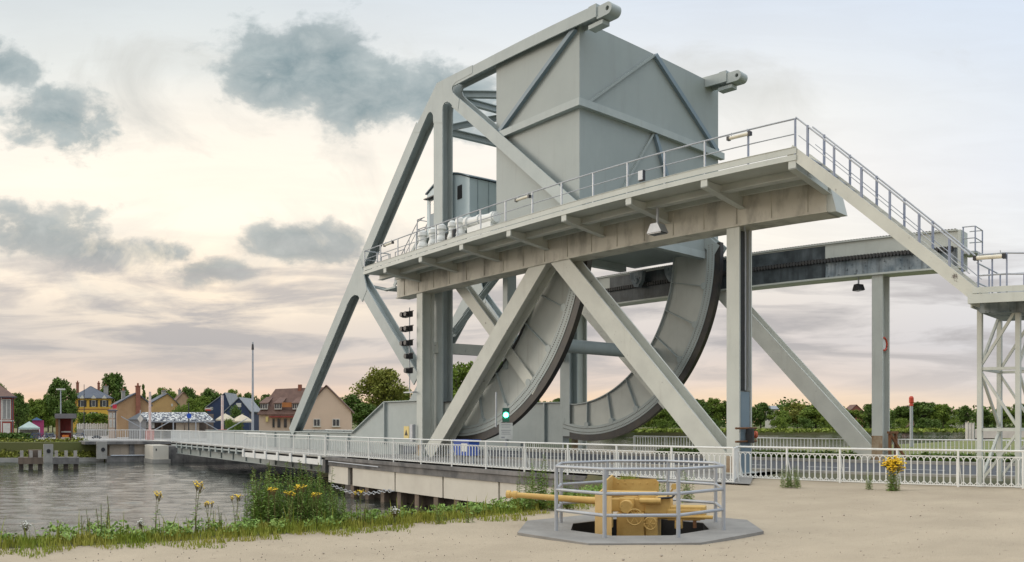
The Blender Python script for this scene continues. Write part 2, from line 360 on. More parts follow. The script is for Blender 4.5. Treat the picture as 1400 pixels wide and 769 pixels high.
def bumpy_foreground():
    # gently uneven gravel surface of the towpath
    mb = MB(); nx, ny = 90, 40
    edge = lambda x: 12.2+max(0, x-5)*0.12
    vs = []
    for j in range(ny+1):
        for i in range(nx+1):
            x = -16+38*i/nx; y0 = -6; y1 = min(edge(x), 13.4) if x < 15 else 13.4
            y = y0+(y1-y0)*j/ny
            z = 0.012*sin(x*1.7+y*0.6)+0.012*sin(x*0.7-y*1.3)+0.008*sin(3.1*x+2.2*y)
            z = -0.085+z*0.6
            if j == ny or i in (0, nx) or j == 0: z = -0.105
            vs.append((x,y,z))
    fs = [(j*(nx+1)+i, j*(nx+1)+i+1, (j+1)*(nx+1)+i+1, (j+1)*(nx+1)+i) for j in range(ny) for i in range(nx)]
    GP = pol(874,14.2)
    fs = [f for f in fs if hypot(sum(vs[k][0] for k in f)/4-GP.x, sum(vs[k][1] for k in f)/4-GP.y) > 1.62]
    mb.add(vs, fs); tag(mb.build('path', sand, smooth=True), kind='structure')
bumpy_foreground()
# bank slopes down to the water
mb = MB()
pts = [(-400,13.0),(-40,12.6),(-6,12.4),(0.8,12.55),(3.6,12.9),(6.9,13.3),(10.3,13.6),(14,14.6),(17,16.4),(19.2,18.6),(19.95,21.0)]
prof = [(-0.7,-0.108),(-0.3,-0.092),(0.0,-0.08),(0.5,-0.35),(1.2,-1.0),(2.2,-1.9),(3.0,-2.6)]
for i, (x,y) in enumerate(pts):
    nxt = pts[min(i+1,len(pts)-1)]; prv = pts[max(i-1,0)]
    d = Vector((nxt[0]-prv[0], nxt[1]-prv[1])).normalized(); nrm = Vector((-d.y, d.x))
    for a, z in prof: mb.v.append((x+nrm.x*a*(0.35 if i >= 9 else 1), y+nrm.y*a, z))
k = len(prof)
mb.f = [(i*k+j, (i+1)*k+j, (i+1)*k+j+1, i*k+j+1) for i in range(len(pts)-1) for j in range(k-1)]
tag(mb.build('bank', soil), kind='structure')
# water
def water_sheet():
    import numpy as np
    r = np.random.RandomState(3)
    xs = np.concatenate([[-900,-200,-60], np.arange(-8, 24, 0.2), np.arange(24, 44, 0.8), [60,120,300,900]])
    ys = np.concatenate([[10], np.arange(13, 52, 0.2), np.arange(52, 84, 0.3), [90,120,200,330]])
    X, Y = np.meshgrid(xs, ys); Z = np.zeros_like(X)
    for k in range(46):
        wl = 0.8*(2.4/0.8)**r.rand(); a = radians(78)+r.normal(0, 0.6); ph = r.rand()*6.28
        Z += 0.0017*wl*np.sin((X*cos(a)+Y*sin(a))*2*pi/wl+ph)
    calm = 0.55+0.45*np.sin(X*0.23+0.4*np.sin(Y*0.11))*np.sin(Y*0.17+1.0)
    Z *= np.where((X > -8) & (X < 44) & (Y > 13) & (Y < 84), 0.65+0.6*calm, 0.0)
    ny, nx = X.shape
    me = bpy.data.meshes.new('water'); n = np.arange(nx*ny).reshape(ny, nx)
    f = np.stack([n[:-1,:-1], n[:-1,1:], n[1:,1:], n[1:,:-1]], -1).reshape(-1, 4)
    me.from_pydata(np.stack([X, Y, Z+ZW], -1).reshape(-1, 3).tolist(), [], f.tolist()); me.update()
    me.polygons.foreach_set('use_smooth', [True]*len(me.polygons)); me.materials.append(waterm)
    o = bpy.data.objects.new('water', me); C.objects.link(o); tag(o, kind='structure')
water_sheet()
# far side land
far = [(-900,83),(16.2,82.5),(16.2,81.6),(36,81.6),(60,82),(95,104),(135,140),(175,165),(300,130),(900,60),(900,6000),(-900,6000)]
tag(MB().prismz(far, -3.0, -0.25).build('far_ground', farland), kind='structure')
sheet('horizon_land', [(-6000,400),(6000,400),(6000,7000),(-6000,7000)], -0.6, farland)
sheet('far_road', [(-70,86.5),(40,86.5),(40,135),(-70,135)], -0.236, pave)
sheet('grass_verge', [(35.3,-300),(400,-300),(400,28),(60,30),(38.5,31),(38.5,33),(35.3,33)], -0.092, mat('verge_grass',(0.10,0.14,0.03),(0.19,0.18,0.06),0.5,0.95))
# approach road, kerbs and line
sheet('road', [(25.4,-120),(33.0,-120),(33.0,40.6),(25.4,40.6)], -0.086, asphalt)
for nm, (a, b) in dict(kerb=(25.1,25.4)).items():
    tag(MB().box(a, b, -120, 40.6, -0.16, 0.03).build(nm, concrete), kind='structure')
tag(MB().box(33.0, 33.35, -120, 40.6, -0.16, 0.04).build('kerb', concrete), kind='structure')
ml = MB()
for i in range(26): ml.add([(29.1,-60+4*i,-0.082),(29.22,-60+4*i,-0.082),(29.22,-58+4*i,-0.082),(29.1,-58+4*i,-0.082)], [(0,1,2,3)])
tag(ml.build('road_marking', whitepaint), kind='structure')
tag(MB().box(22.35, 25.1, -120, 17, -0.16, -0.05).build('verge', soil), kind='structure')
sheet('apron', [(19.6,14.0),(22.0,15.6),(24.8,16.2),(25.0,17.2),(25.0,40),(20.02,40),(20.02,20),(19.5,17)], -0.05, platconc)

# ================================================================== BRIDGE
XN0, XN1, XF0, XF1 = 24.2, 24.85, 33.0, 33.65         # near and far truss planes
def bascule():
    t = thing('bascule_bridge', (28.9, 34.8, 0.4), 'huge pale grey rolling bascule bridge with boxy counterweight and curved rocker segments', 'bridge')
    YC, ZC = 34.8, 10.08
    for (x0, x1, out) in ((XN0, XN1, -1), (XF0, XF1, 1)):
        fx = x0
        m = MB(); m.hbeam((38.6,17.65), (46.2,10.35), x0, x1, 0.72, w1=0.80); m.hbeam((46.1,10.45),(55.85,1.0), x0+0.004, x1-0.004, 0.80)
        m.prismx([(38.75,17.45),(38.6,17.7),(37.55,18.55),(37.45,18.3)], x0+0.06, x1-0.06)
        m.build('strut', paint, t)
        MB().hbeam((36.72,18.3),(36.72,0.9), x0+0.002, x1-0.002, 0.82).build('post', paint, t)
        MB().hbeam((35.4,18.95),(25.3,18.62), x0+0.003, x1-0.003, 0.5).build('top_chord', paint, t)
        MB().hbeam((35.3,17.92),(25.6,10.16), x0+0.005, x1-0.005, 0.58).build('diagonal', paint, t)
        MB().hbeam((45.6,10.3),(38.9,4.0), x0+0.006, x1-0.006, 0.72).build('diagonal', paint, t)
        MB().hbeam((36.0,9.6 if out < 0 else 8.9),(28.9,3.15 if out < 0 else 2.6), x0+0.01, x1-0.2, 0.58).build('diagonal', paintrust, t)
        if out < 0: MB().box(x0+0.12, x1, 31.05, 31.4, 4.2, 10.2).build('hanger', paint, t)
        # gusset plate of the apex with the rounded openings between the members
        px = [(565,181),(578.6,153),(597.5,113.6),(621.5,101.3),(646,89.2),(646,100.2),(631,108.2),(623,112.5),(619,117.5),(618,122),(619.5,127),(628,135.5),(626,151.2),(620,146),(615.5,141),(611.5,139),
              (607.5,141),(605.6,145),(605,151),(605,168),(592.6,168),(592.2,158),(590.6,154.4),(588.6,153),(586.3,154.2),(584.3,157.3),(574,181)]
        def q(p):
            ph = azi(p[0]); R = 24.2/sin(ph); return (R*cos(ph), EYE+(HOR-p[1])*R/FPX)
        poly = [q(p) for p in px]
        g = MB(); g.prismx(poly, x0-0.012, x0+0.05); g.prismx(poly, x1-0.05, x1+0.012); g.build('gusset', paint, t)
        g = MB(); g.prismx([(45.2,11.6),(46.6,10.5),(47.05,9.0),(46.45,9.42),(46.0,9.52),(45.55,9.42),(45.0,8.98),(44.4,9.6)], x0-0.012, x0+0.05)
        g.build('gusset', paint, t)
        # lug with an eye at the tip of the chord
        lg = MB(); lg.box(x0-0.015, x1+0.015, 25.0, 25.45, 18.36, 18.90)
        hole = 0.10; zc = 18.52; yc_ = 24.40; rl = 0.25
        for xa, xb in ((x0+0.04, x1-0.04),):
            # plate split in two halves around the eye
            up = [(25.02,zc),(25.02,zc+rl)]+[(yc_+rl*cos(pi/2+i*pi/2/7), zc+rl*sin(pi/2+i*pi/2/7)) for i in range(8)]+[(yc_-hole,zc)]+[(yc_+hole*cos(pi-i*pi/6), zc+hole*sin(pi-i*pi/6)) for i in range(1,7)]
            dn = [(y, 2*zc-z) for y, z in up]
            lg.prismx(up, xa, xb); lg.prismx(dn, xa, xb)
        lg.box(x0+0.12, x1-0.12, 24.75, 25.6, 18.05, 18.22)
        lg.build('lug', paint, t)
        # main girder of the leaf
        gp = [(36.9,0.45),(36.9,2.86),(42.4,2.86),(46.4,1.05),(76,0.95),(76,-0.75),(41,-0.75),(41,0.45)]
        gd = MB(); gd.prismx(gp, x0+0.15, x0+0.5)
        gd.bar((x0+0.3,36.9,2.885),(x0+0.3,42.4,2.885),0.6,0.05); gd.bar((x0+0.3,42.4,2.885),(x0+0.3,46.4,1.085),0.6,0.05); gd.bar((x0+0.3,46.4,1.075),(x0+0.3,76,0.975),0.6,0.06)
        for y in (36.95, 38.6, 42.4): gd.box(x0, x0+0.15, y-0.05, y+0.05, 0.45, 2.85)
        for y in range(47, 76, 3): gd.box(x0+0.02, x0+0.15, y-0.04, y+0.04, -0.7, 0.95)
        gd.build('main_girder', paint, t)
        # rocker segment
        a0, a1 = radians(177), radians(283.5)
        def arc(r0, r1, xa, xb, n=72, aa=a0, ab=a1):
            mm = MB(); P = []
            for i in range(n+1):
                a = aa+(ab-aa)*i/n
                for r in (r0, r1):
                    for x in (xa, xb): P.append((x, YC+r*cos(a), ZC+r*sin(a)))
            F = []
            for i in range(n):
                b = 4*i
                F += [(b,b+2,b+6,b+4),(b+1,b+5,b+7,b+3),(b,b+4,b+5,b+1),(b+2,b+3,b+7,b+6)]
            F += [(0,1,3,2),(4*n,4*n+2,4*n+3,4*n+1)]
            mm.add(P, F); return mm
        YI, ZI, RI = 36.2, 10.5, 7.76              # the inner edge is struck from its own centre
        def inner_r(a):
            dy, dz = YC-YI, ZC-ZI; b_ = dy*cos(a)+dz*sin(a); return -b_+sqrt(max(0.0, b_*b_-(dy*dy+dz*dz-RI*RI)))
        def arc2(f0, f1, xa, xb, n=72):
            mm = MB(); P = []
            for i in range(n+1):
                a = a0+(a1-a0)*i/n
                for r in (f0(a), f1(a)):
                    for x in (xa, xb): P.append((x, YC+r*cos(a), ZC+r*sin(a)))
            F = []
            for i in range(n):
                b = 4*i; F += [(b,b+2,b+6,b+4),(b+1,b+5,b+7,b+3),(b,b+4,b+5,b+1),(b+2,b+3,b+7,b+6)]
            F += [(0,1,3,2),(4*n,4*n+2,4*n+3,4*n+1)]
            return mm.add(P, F)
        sg = arc2(lambda a: inner_r(a)+0.005, lambda a: 8.62, x0+0.17, x0+0.27).build('rocker_segment', paintweb, t, smooth=True)
        arc(8.58, 9.06, x0, x0+0.40).build('rim', paint, sg, smooth=True)
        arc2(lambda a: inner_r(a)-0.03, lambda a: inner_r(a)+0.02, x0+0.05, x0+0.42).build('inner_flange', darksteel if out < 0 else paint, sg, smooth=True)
        arc(9.06, 9.42, x0+0.02, x0+0.28, 96).build('tread', treadmat, sg, smooth=True)
        for i in range(8):
            rb = MB(); a = radians(190.6+13.35*i); d = Vector((0, cos(a), sin(a))); c = Vector((x0+0.10, YC, ZC)); q_ = Vector((0, -sin(a), cos(a)))
            rb.bar(c+d*(inner_r(a)+0.03), c+d*8.6, 0.14, 0.035, up=q_)
            rb.lathe([(0.17,0.0),(0.17,0.22)], 16, (x0-0.012, YC+cos(a)*8.52, ZC+sin(a)*8.52), (1,0,0))
            rb.build('rib', paint, sg)
        bt = MB()
        for i in range(150):
            a = a0+(a1-a0)*(i+0.5)/150
            for r in (8.72, 8.94): bt.lathe([(0.028,0.0),(0.022,0.025)], 6, (x0-0.002, YC+r*cos(a), ZC+r*sin(a)), (-1,0,0))
        tag(bt.build('bolts', mat('bolt_grey', (0.30,0.29,0.26), None, 4, 0.6), sg), kind='stuff')
    # counterweight box between the trusses
    BX0, BX1, BY0, BY1, BZ0, BZ1 = 24.52, 34.1, 26.35, 32.15, 10.2, 18.8
    bxm = MB(); bxm.box(BX0, BX1, BY0, BY1, BZ0, BZ1)
    cw = bxm.build('counterweight', paintbox, t)
    lm = MB(); lm.box(BX0-0.26, BX1+0.2, BY0-0.26, BY0+0.02, 15.06, 15.38); lm.box(BX0-0.26, BX0+0.02, BY0+0.02, BY1-0.3, 15.06, 15.38)
    lm.build('ledge', paint, cw)
    rr = MB(); yy = BY0-0.06
    rr.bar((29.2,yy,18.72),(25.0,yy,15.4),0.10,0.14,up=(0,1,0)); 
    rr.build('rib', paintbox, cw)
    rr = MB(); rr.bar((29.2,yy,18.72),(33.9,yy,15.4),0.22,0.26,up=(0,1,0)); rr.bar((29.2,yy,15.05),(31.0,yy,11.2),0.18,0.24,up=(0,1,0)); rr.build('rib', paintblue, cw)  # shading and uneven cleanness put into the blue grey of these ribs
    rr = MB(); rr.bar((29.1,yy,15.05),(26.6,yy,11.4),0.10,0.14,up=(0,1,0)); rr.build('rib', paintbox, cw)
    rr = MB(); xx = BX0-0.1; rr.bar((xx,26.5,18.45),(xx,31.8,15.4),0.2,0.2,up=(1,0,0)); rr.build('rib', paintblue, cw)  # side rib, its shading and dirt put into the darker blue grey
    # beam under the box and tube between the segments
    MB().box(24.86, 33.0, 31.75, 32.2, 9.85, 10.2).build('cross_beam', paint, t)
    MB().box(24.86, 33.0, 26.3, 26.7, 9.85, 10.2).build('cross_beam', paint, t)
    MB().tube([(24.6,30.0,5.35),(33.2,30.0,5.35)], 0.33, 20).build('torque_tube', paint, t, smooth=True)
    # lateral bracing near the apex and between the posts
    def ib(a, b, w=0.3):
        lb = MB()
        a, b = Vector(a), Vector(b); d = (b-a).normalized(); u = Vector((0,0,1))
        for s_ in (-1, 1): lb.bar(a+u*s_*w/2, b+u*s_*w/2, 0.26, 0.04)
        lb.bar(a, b, 0.05, w); lb.build('lateral_brace', paint, t)
    ib((24.9,36.3,18.55),(33.0,36.3,18.55)); ib((24.9,36.72,16.9),(33.0,36.72,16.9)); ib((24.9,36.2,18.7),(33.0,30.5,18.65)); ib((24.9,36.7,17.1),(28.9,36.7,18.6)); ib((33.0,36.7,17.1),(28.9,36.7,18.6))
    ib((25.2,36.75,6.4),(28.9,36.75,10.6), 0.4)
    # deck
    dk = MB(); dk.box(24.7, 33.0, 41.0, 76.0, -0.45, -0.08); 
    for y in range(43, 76, 3): dk.box(24.7, 33.0, y-0.15, y+0.15, -0.95, -0.45)
    dk.build('deck', asphalt, t)
    wk = MB(); wk.box(20.9, 24.34, 41.2, 76.0, -0.30, -0.14); wk.box(19.85, 20.9, 41.2, 54.0, -0.30, -0.14); wk.box(33.5, 36.8, 41, 76, -0.3, -0.14); wk.build('walkway', concrete, t)
    fb = MB(); fb.box(19.85, 19.93, 41.2, 54.0, -0.62, -0.2)
    for i in range(7): fb.box(19.78, 19.85, 41.6+2.0*i, 41.9+2.0*i, -0.62, -0.12)
    fb.build('fascia', whitepaint, t)
    fb = MB(); fb.box(20.9, 20.98, 54.0, 76.0, -0.42, -0.18)
    for i in range(13): fb.box(20.86, 21.5, 54.8+1.6*i, 55.1+1.6*i, -0.6, -0.19)
    fb.build('fascia', paint, t)
    eb = MB(); eb.box(21.5, 21.62, 41.2, 76.0, -1.12, -0.31); eb.box(21.4, 21.75, 41.2, 76.0, -1.18, -1.12)
    for i in range(12): eb.box(21.40, 21.5, 43.6+2.8*i, 43.75+2.8*i, -1.12, -0.31)
    eb.build('edge_beam', paint, t)
    return t
bridge = bascule()

def frame(x0, x1, label, near):
    t = thing('track_frame', (x0, 27, -0.15), label, 'steel frame', 'track frames of the bascule')
    if near:
        g = MB(); g.box(x0, x1, 13.6, 39.2, 8.40, 9.44)
        for i in range(18): g.box(x0-0.03, x0, 14.3+1.42*i-0.012, 14.3+1.42*i+0.012, 8.46, 9.40)
        g.box(x0-0.06, x1+0.06, 13.55, 39.25, 8.36, 8.40)
        gd = g.build('track_girder', girdmat, t)
        MB().prismx([(13.6,8.36),(13.6,9.4),(13.54,9.4),(13.25,8.36)], x0+0.02, x1).build('end_plate', paintframe, t)
    else:
        g = MB(); g.box(x0, x1, 13.4, 39.2, 9.25, 10.0); g.box(x0-0.08, x1+0.05, 13.4, 39.2, 9.96, 10.02); gd = g.build('track_girder', paintframe, t)
        g = MB(); g.box(x0+0.02, x1, 13.4, 39.2, 8.42, 9.25); g.build('lower_web', grime, gd)
        g = MB(); g.box(x0-0.1, x1+0.1, 13.4, 39.2, 8.34, 8.42); g.build('bottom_flange', paintframe, gd)
        rk = MB(); rk.box(x0-0.1, x0, 13.6, 39.0, 9.16, 9.26)
        for i in range(150): rk.box(x0-0.14, x0, 13.6+0.17*i, 13.69+0.17*i, 9.11, 9.30)
        for i in range(170): rk.box(x0, x0+0.3, 13.5+0.15*i, 13.58+0.15*i, 10.02, 10.07)
        rk.build('rack', darksteel, gd)
        MB().box(x0-0.03, x1+0.03, 13.25, 13.4, 8.34, 10.0).build('end_plate', paintframe, gd)
        gr = MB(); gr.box(x0-0.02, x0+0.019, 20.0, 34.0, 8.43, 9.12); gr.box(x0-0.02,x0-0.001, 20.0, 34.0, 9.3, 9.9); gr.build('grease_band', mat('grease', (0.02,0.028,0.033), (0.09,0.11,0.12), 1.1, 0.5, 0.2, 20, streak=0.8, streakcol=(0.02,0.025,0.03)), gd)
        for yb in (31.6, 29.1):
            bk = MB(); bk.prismx([(yb-0.5,9.9),(yb+0.5,9.9),(yb+0.4,9.5),(yb+0.15,9.1),(yb-0.15,9.05),(yb-0.4,9.4)], x0-0.4, x0-0.14); bk.lathe([(0.16,0),(0.16,0.06),(0.1,0.08)], 12, (x0-0.4, yb, 9.4), (-1,0,0)); bk.build('bearing', grime, t)
    for yc, nm in ((17.3,'column'),(36.95,'pillar')):
        c = MB(); w = 0.54; c.box(x0+0.01, x0+0.08, yc-w/2, yc+w/2, -0.15, 8.36); c.box(x1-0.07, x1-0.0, yc-w/2, yc+w/2, -0.15, 8.36); c.box(x0+0.08, x1-0.07, yc-0.04, yc+0.04, -0.15, 8.36)
        c.box(x0-0.1, x1+0.1, yc-0.45, yc+0.45, -0.15, -0.02)
        c.build(nm, paintframe, t)
        rf = MB(); rf.box(x0-0.003, x0+0.012, yc-w/2-0.003, yc+w/2+0.003, -0.02, 0.55 if near else 1.1); rf.build('rust_stain', mat('rusty_paint', (0.42,0.36,0.26), (0.20,0.11,0.05), 2.2, 0.7, 0.1, 20, streak=0.4, streakcol=(0.14,0.07,0.03)), t)
    for a, b in (((27.3,8.62),(36.15,0.1)), ((26.4,8.62),(17.6,0.1)))[0 if near else 1:]:
        br = MB(); br.hbeam(a, b, x0+0.005, x1-0.005, 0.80, 0.07, 0.1)
        d = (Vector(b)-Vector(a)).normalized()
        br.build('brace', paintrust, t)
    return t
frame(23.2, 23.95, 'near pale steel frame carrying the stained girder beneath the walkway, on V braces', True)
frame(34.0, 34.75, 'far pale steel frame carrying the rusty toothed girder, behind the bridge', False)
tb = MB(); tb.box(23.96, 33.98, 36.7, 37.1, 5.3, 5.85); tag(tb.build('tie_beam', paintrust, loc=(28.9,36.9,5.3)), 'level steel tie beam spanning between the pillars of both frames', 'beam')

# gallery --------------------------------------------------------
def gallery():
    t = thing('access_gallery', (21.1, 26, 9.4), 'long railed steel gallery cantilevered along the top of the near girder', 'walkway')
    MB().box(21.16, 24.0, 13.4, 39.1, 9.47, 9.56).build('deck', paintframe, t)
    f = MB(); f.box(21.08, 21.16, 13.4, 39.1, 9.44, 9.60); f.build('edge_channel', paintframe, t)
    f = MB(); f.box(21.09, 21.12, 13.4, 39.1, 9.635, 9.82); f.box(21.075, 21.135, 13.4, 39.1, 9.82, 9.835); f.build('toe_board', paintframe, t)
    st = MB(); st.box(22.0, 22.12, 13.5, 39.0, 9.24, 9.466); st.box(21.92, 22.2, 13.5, 39.0, 9.21, 9.24); st.box(22.95,23.05,13.5,39.0,9.3,9.466); st.build('stringer', paintframe, t)
    for i in range(8):
        y = 13.55+3.33*i
        b = MB(); b.prismy([(21.16,9.438),(23.18,9.438),(23.18,8.95),(22.9,8.98),(21.16,9.22)], y-0.02, y+0.02)
        b.add([(21.1,y-0.13,9.215),(21.1,y+0.13,9.215),(23.19,y+0.13,8.94),(23.19,y-0.13,8.94),(21.1,y-0.13,9.19),(21.1,y+0.13,9.19),(23.19,y+0.13,8.915),(23.19,y-0.13,8.915)],
              [(0,1,2,3),(7,6,5,4),(0,4,5,1),(1,5,6,2),(2,6,7,3),(3,7,4,0)])
        b.box(21.10, 21.158, y-0.13, y+0.13, 9.2, 9.438)
        b.build('bracket', paintframe, t)
    r = MB(); r.tube([(21.12,13.42,10.67),(21.12,39.05,10.67)], 0.028, 8); r.tube([(21.12,13.42,10.22),(21.12,39.05,10.22)], 0.018, 6)
    r.tube([(21.12,39.05,10.67),(22.6,39.05,10.67)], 0.028, 8); r.tube([(21.12,39.05,10.22),(22.6,39.05,10.22)], 0.018, 6)
    r.build('handrail', galv, t)
    for i in range(16):
        y = 13.45+1.705*i
        MB().bar((21.12,y,9.5),(21.12,y,10.66), 0.05, 0.05).build('rail_post', bluerail if i < 2 else galv, t)
    for i in range(2): MB().bar((22.6-0.7*i,39.05,9.5),(22.6-0.7*i,39.05,10.66), 0.05, 0.05).build('rail_post', galv, t)
    # low hoops at the left end
    for y in (37.9, 36.5):
        MB().tube([(21.5,y,9.5),(21.5,y,10.2),(21.5,y-0.9,10.2),(21.5,y-0.9,9.5)], 0.025, 6).build('hoop', galv, t)
    return t
gallery()
def tubelight(loc, rz, label):
    t = local('tube_light', loc, label, 'lamp', 'tube lights on the handrails', rz)
    MB().tube([(0,-0.36,0),(0,0.36,0)], 0.055, 10).build('diffuser', mat('lamp_cover', (0.72,0.68,0.55), None, 4, 0.3), t, world=False)
    MB().box(-0.06,0.06,-0.45,-0.36,-0.06,0.06).build('end_cap', black, t, world=False); MB().box(-0.06,0.06,0.36,0.45,-0.06,0.06).build('end_cap', black, t, world=False)
    MB().tube([(0,-0.3,0.05),(0,-0.3,0.16)], 0.015, 6).build('clip', galv, t, world=False); MB().tube([(0,0.3,0.05),(0,0.3,0.16)], 0.015, 6).build('clip', galv, t, world=False)
tubelight((21.05, 15.45, 10.52), 0, 'tube light under the handrail at the stair end of the gallery')
tubelight((21.05, 25.9, 10.52), 0, 'tube light on the gallery rail, in front of the counterweight')
tubelight((21.05, 36.4, 10.55), 0, 'tube light on the gallery rail nearest the truss strut')
# junction box on rail
jb = thing('junction_box', (21.05, 19.55, 9.95), 'small dark box fixed to the gallery railing post', 'box')
MB().box(20.98, 21.09, 19.40, 19.62, 9.87, 10.22).build('case', black, jb); MB().box(20.95, 20.98, 19.41, 19.61, 9.89, 10.2).build('lid', galv, jb)
# flood lamps
def flood(loc, label, drop, s=1.0, rz=0):
    t = local('floodlight', loc, label, 'floodlight', 'floodlights hung under the bridge', rz)
    MB().tube([(0,0,0),(0,0,-drop)], 0.06*s, 8).build('stem', galv, t, world=False)
    z = -drop
    MB().prismx([(-0.42*s,z-0.42*s),(0.42*s,z-0.42*s),(0.20*s,z-0.02),(-0.20*s,z-0.02)], -0.25*s, 0.25*s).build('housing', galv if s > 0.7 else black, t, world=False)
    MB().box(-0.22*s,0.22*s,-0.38*s,0.38*s,z-0.46*s,z-0.421*s).build('lens', glassdark, t, world=False)
flood((22.1, 19.75, 9.2), 'grey floodlight on a short stem under the gallery', 0.55, 0.8)
flood((34.2, 18.35, 8.34), 'small black floodlight hanging beneath the far toothed girder', 0.3, 0.68, rz=-0.5)
# drive machinery on the gallery
def motor(loc, s, label, rz=0):
    t = local('drive_motor', loc, label, 'motor', 'drive motors on the gallery', rz); t.scale = (0.95,0.95,1.6)
    MB().box(-0.3*s,0.3*s,-0.3*s,0.3*s,0,0.14).build('base', darksteel, t, world=False)
    MB().lathe([(0.26*s,0.14),(0.28*s,0.2),(0.28*s,0.62),(0.24*s,0.7),(0.2*s,0.74),(0.2*s,0.9),(0.26*s,0.94),(0.24*s,1.05),(0.1*s,1.12)], 14).build('housing', whitepaint, t, smooth=True, world=False)
    f = MB()
    for k in range(6): f.lathe([(0.3*s,0.24+0.07*k),(0.3*s,0.26+0.07*k)], 14)
    f.build('fins', whitepaint, t, world=False)
    MB().box(0.2*s,0.38*s,-0.12*s,0.12*s,0.4,0.75).build('terminal_box', darksteel, t, world=False)
descr = ['white drive motor nearest the cabin stair', 'white drive motor second from the cabin stair', 'third white drive motor, below the cabin corner', 'white drive motor second from the horizontal cylinder', 'white drive motor next to the horizontal cylinder']
for i, y in enumerate((36.0, 35.2, 34.3, 33.5, 32.7)):
    motor((22.8+0.1*(i%2), y, 9.56), 1.05-0.1*(i%2), descr[i], rz=i*0.7)
cy = thing('hydraulic_cylinder', (22.9, 31.2, 9.56), 'white horizontal hydraulic cylinder on a cradle on the gallery', 'machine')
MB().tube([(22.9,32.2,11.0),(22.9,30.0,10.85)], 0.22, 16).build('barrel', whitepaint, cy, smooth=True)
MB().tube([(22.9,32.25,11.0),(22.9,32.05,10.99)], 0.29, 16).build('flange', whitepaint, cy); MB().tube([(22.9,31.3,10.94),(22.9,31.15,10.93)], 0.27, 16).build('flange', whitepaint, cy); MB().tube([(22.9,30.3,10.87),(22.9,30.1,10.857)], 0.27, 16).build('flange', whitepaint, cy)
MB().box(22.7,23.1,30.2,32.0,9.56,10.7).build('cradle', whitepaint, cy)
# control cabin on its platform
def cabin():
    p = thing('cabin_platform', (27,37.4,11.75), 'railed steel platform carrying the blue grey cabin between the bridge posts', 'platform')
    MB().box(24.9, 29.2, 34.9, 40.0, 11.76, 11.9).build('deck', paint, p)
    h = MB()
    for z in (12.4, 12.95): h.tube([(24.95,39.95,z),(24.95,39.2,z)], 0.025, 6); h.tube([(24.95,39.95,z),(29.1,39.95,z)], 0.025, 6)
    for x in (24.95, 26.3, 27.7, 29.1): h.tube([(x,39.95,11.9),(x,39.95,12.95)], 0.03, 6)
    h.build('railing', galv, p)
    for y in (35.2, 39.6): MB().box(24.86, 33.0, y-0.1, y+0.1, 11.46, 11.756).build('support_beam', paint, p)
    t = thing('control_cabin', (27,37.2,11.9), 'blue grey control cabin with arched roof beside the counterweight', 'cabin')
    y0, y1, x0, x1, zf, ze = 35.1, 39.1, 25.05, 28.6, 11.9, 14.15
    arc = [(y0+(y1-y0)*i/12, ze+0.55*sin(pi*i/12)) for i in range(13)]
    MB().prismx([(y0,zf)]+arc+[(y1,zf)], x0, x1).build('wall', cabmat, t)
    r = MB(); a2 = [(y0-0.08+(y1-y0+0.16)*i/12, ze+0.03+0.57*sin(pi*i/12)) for i in range(13)]
    r.prismx(a2+[(y,z+0.06) for y,z in a2[::-1]], x0-0.08, x1+0.08); r.build('roof', paintblue, t)
    w = MB().box(x0-0.03, x0-0.004, 35.75, 36.15, 13.25, 13.95).build('window', black, t)
    d = MB().box(x0-0.03, x0-0.004, 38.0, 38.8, 11.95, 13.75).build('door', paintblue, t)
    MB().box(x0-0.045, x0-0.03, 38.15, 38.65, 13.0, 13.7).build('pane', glassdark, d)
    MB().box(x0-0.3, x0-0.004, 37.8, 39.0, 13.82, 13.87).build('canopy', black, t)
    s = MB()
    for i in range(5): s.box(x0+0.5+0.7*i, x0+0.52+0.7*i, y0-0.02, y0-0.003, zf, ze)
    s.build('seam', paintblue, t)
cabin()
def cabin_stair():
    t = thing('cabin_stair', (25.2,41,9.6), 'short steep steel stair climbing from the gallery to the cabin', 'stair')
    for x in (25.0, 25.65):
        MB().bar((x,42.6,9.65),(x,39.95,11.82),0.05,0.2).build('stringer', paint, t)
        h = MB(); h.tube([(x,42.6,10.6),(x,40.0,12.85),(x,39.5,12.95)],0.025,6); h.tube([(x,42.6,10.2),(x,40.0,12.4)],0.018,6)
        for k in range(4):
            y = 42.5-0.8*k; h.tube([(x,y,9.7+0.82*0.8*k),(x,y,10.68+0.85*0.8*k)],0.022,6)
        h.build('handrail', galv, t)
    tr = MB()
    for k in range(8): tr.box(25.03,25.62,42.45-0.31*k,42.65-0.31*k,9.75+0.26*k,9.79+0.26*k)
    tr.build('tread', paint, t)
    MB().box(24.9,26.0,42.3,43.6,9.5,9.6).build('landing', paint, t)
    lg = MB(); lg.bar((25.0,43.4,9.5),(24.9,46.0,10.2),0.12,0.12); lg.bar((25.9,43.4,9.5),(25.0,46.0,10.2),0.12,0.12); lg.build('strut', paint, t)
cabin_stair()
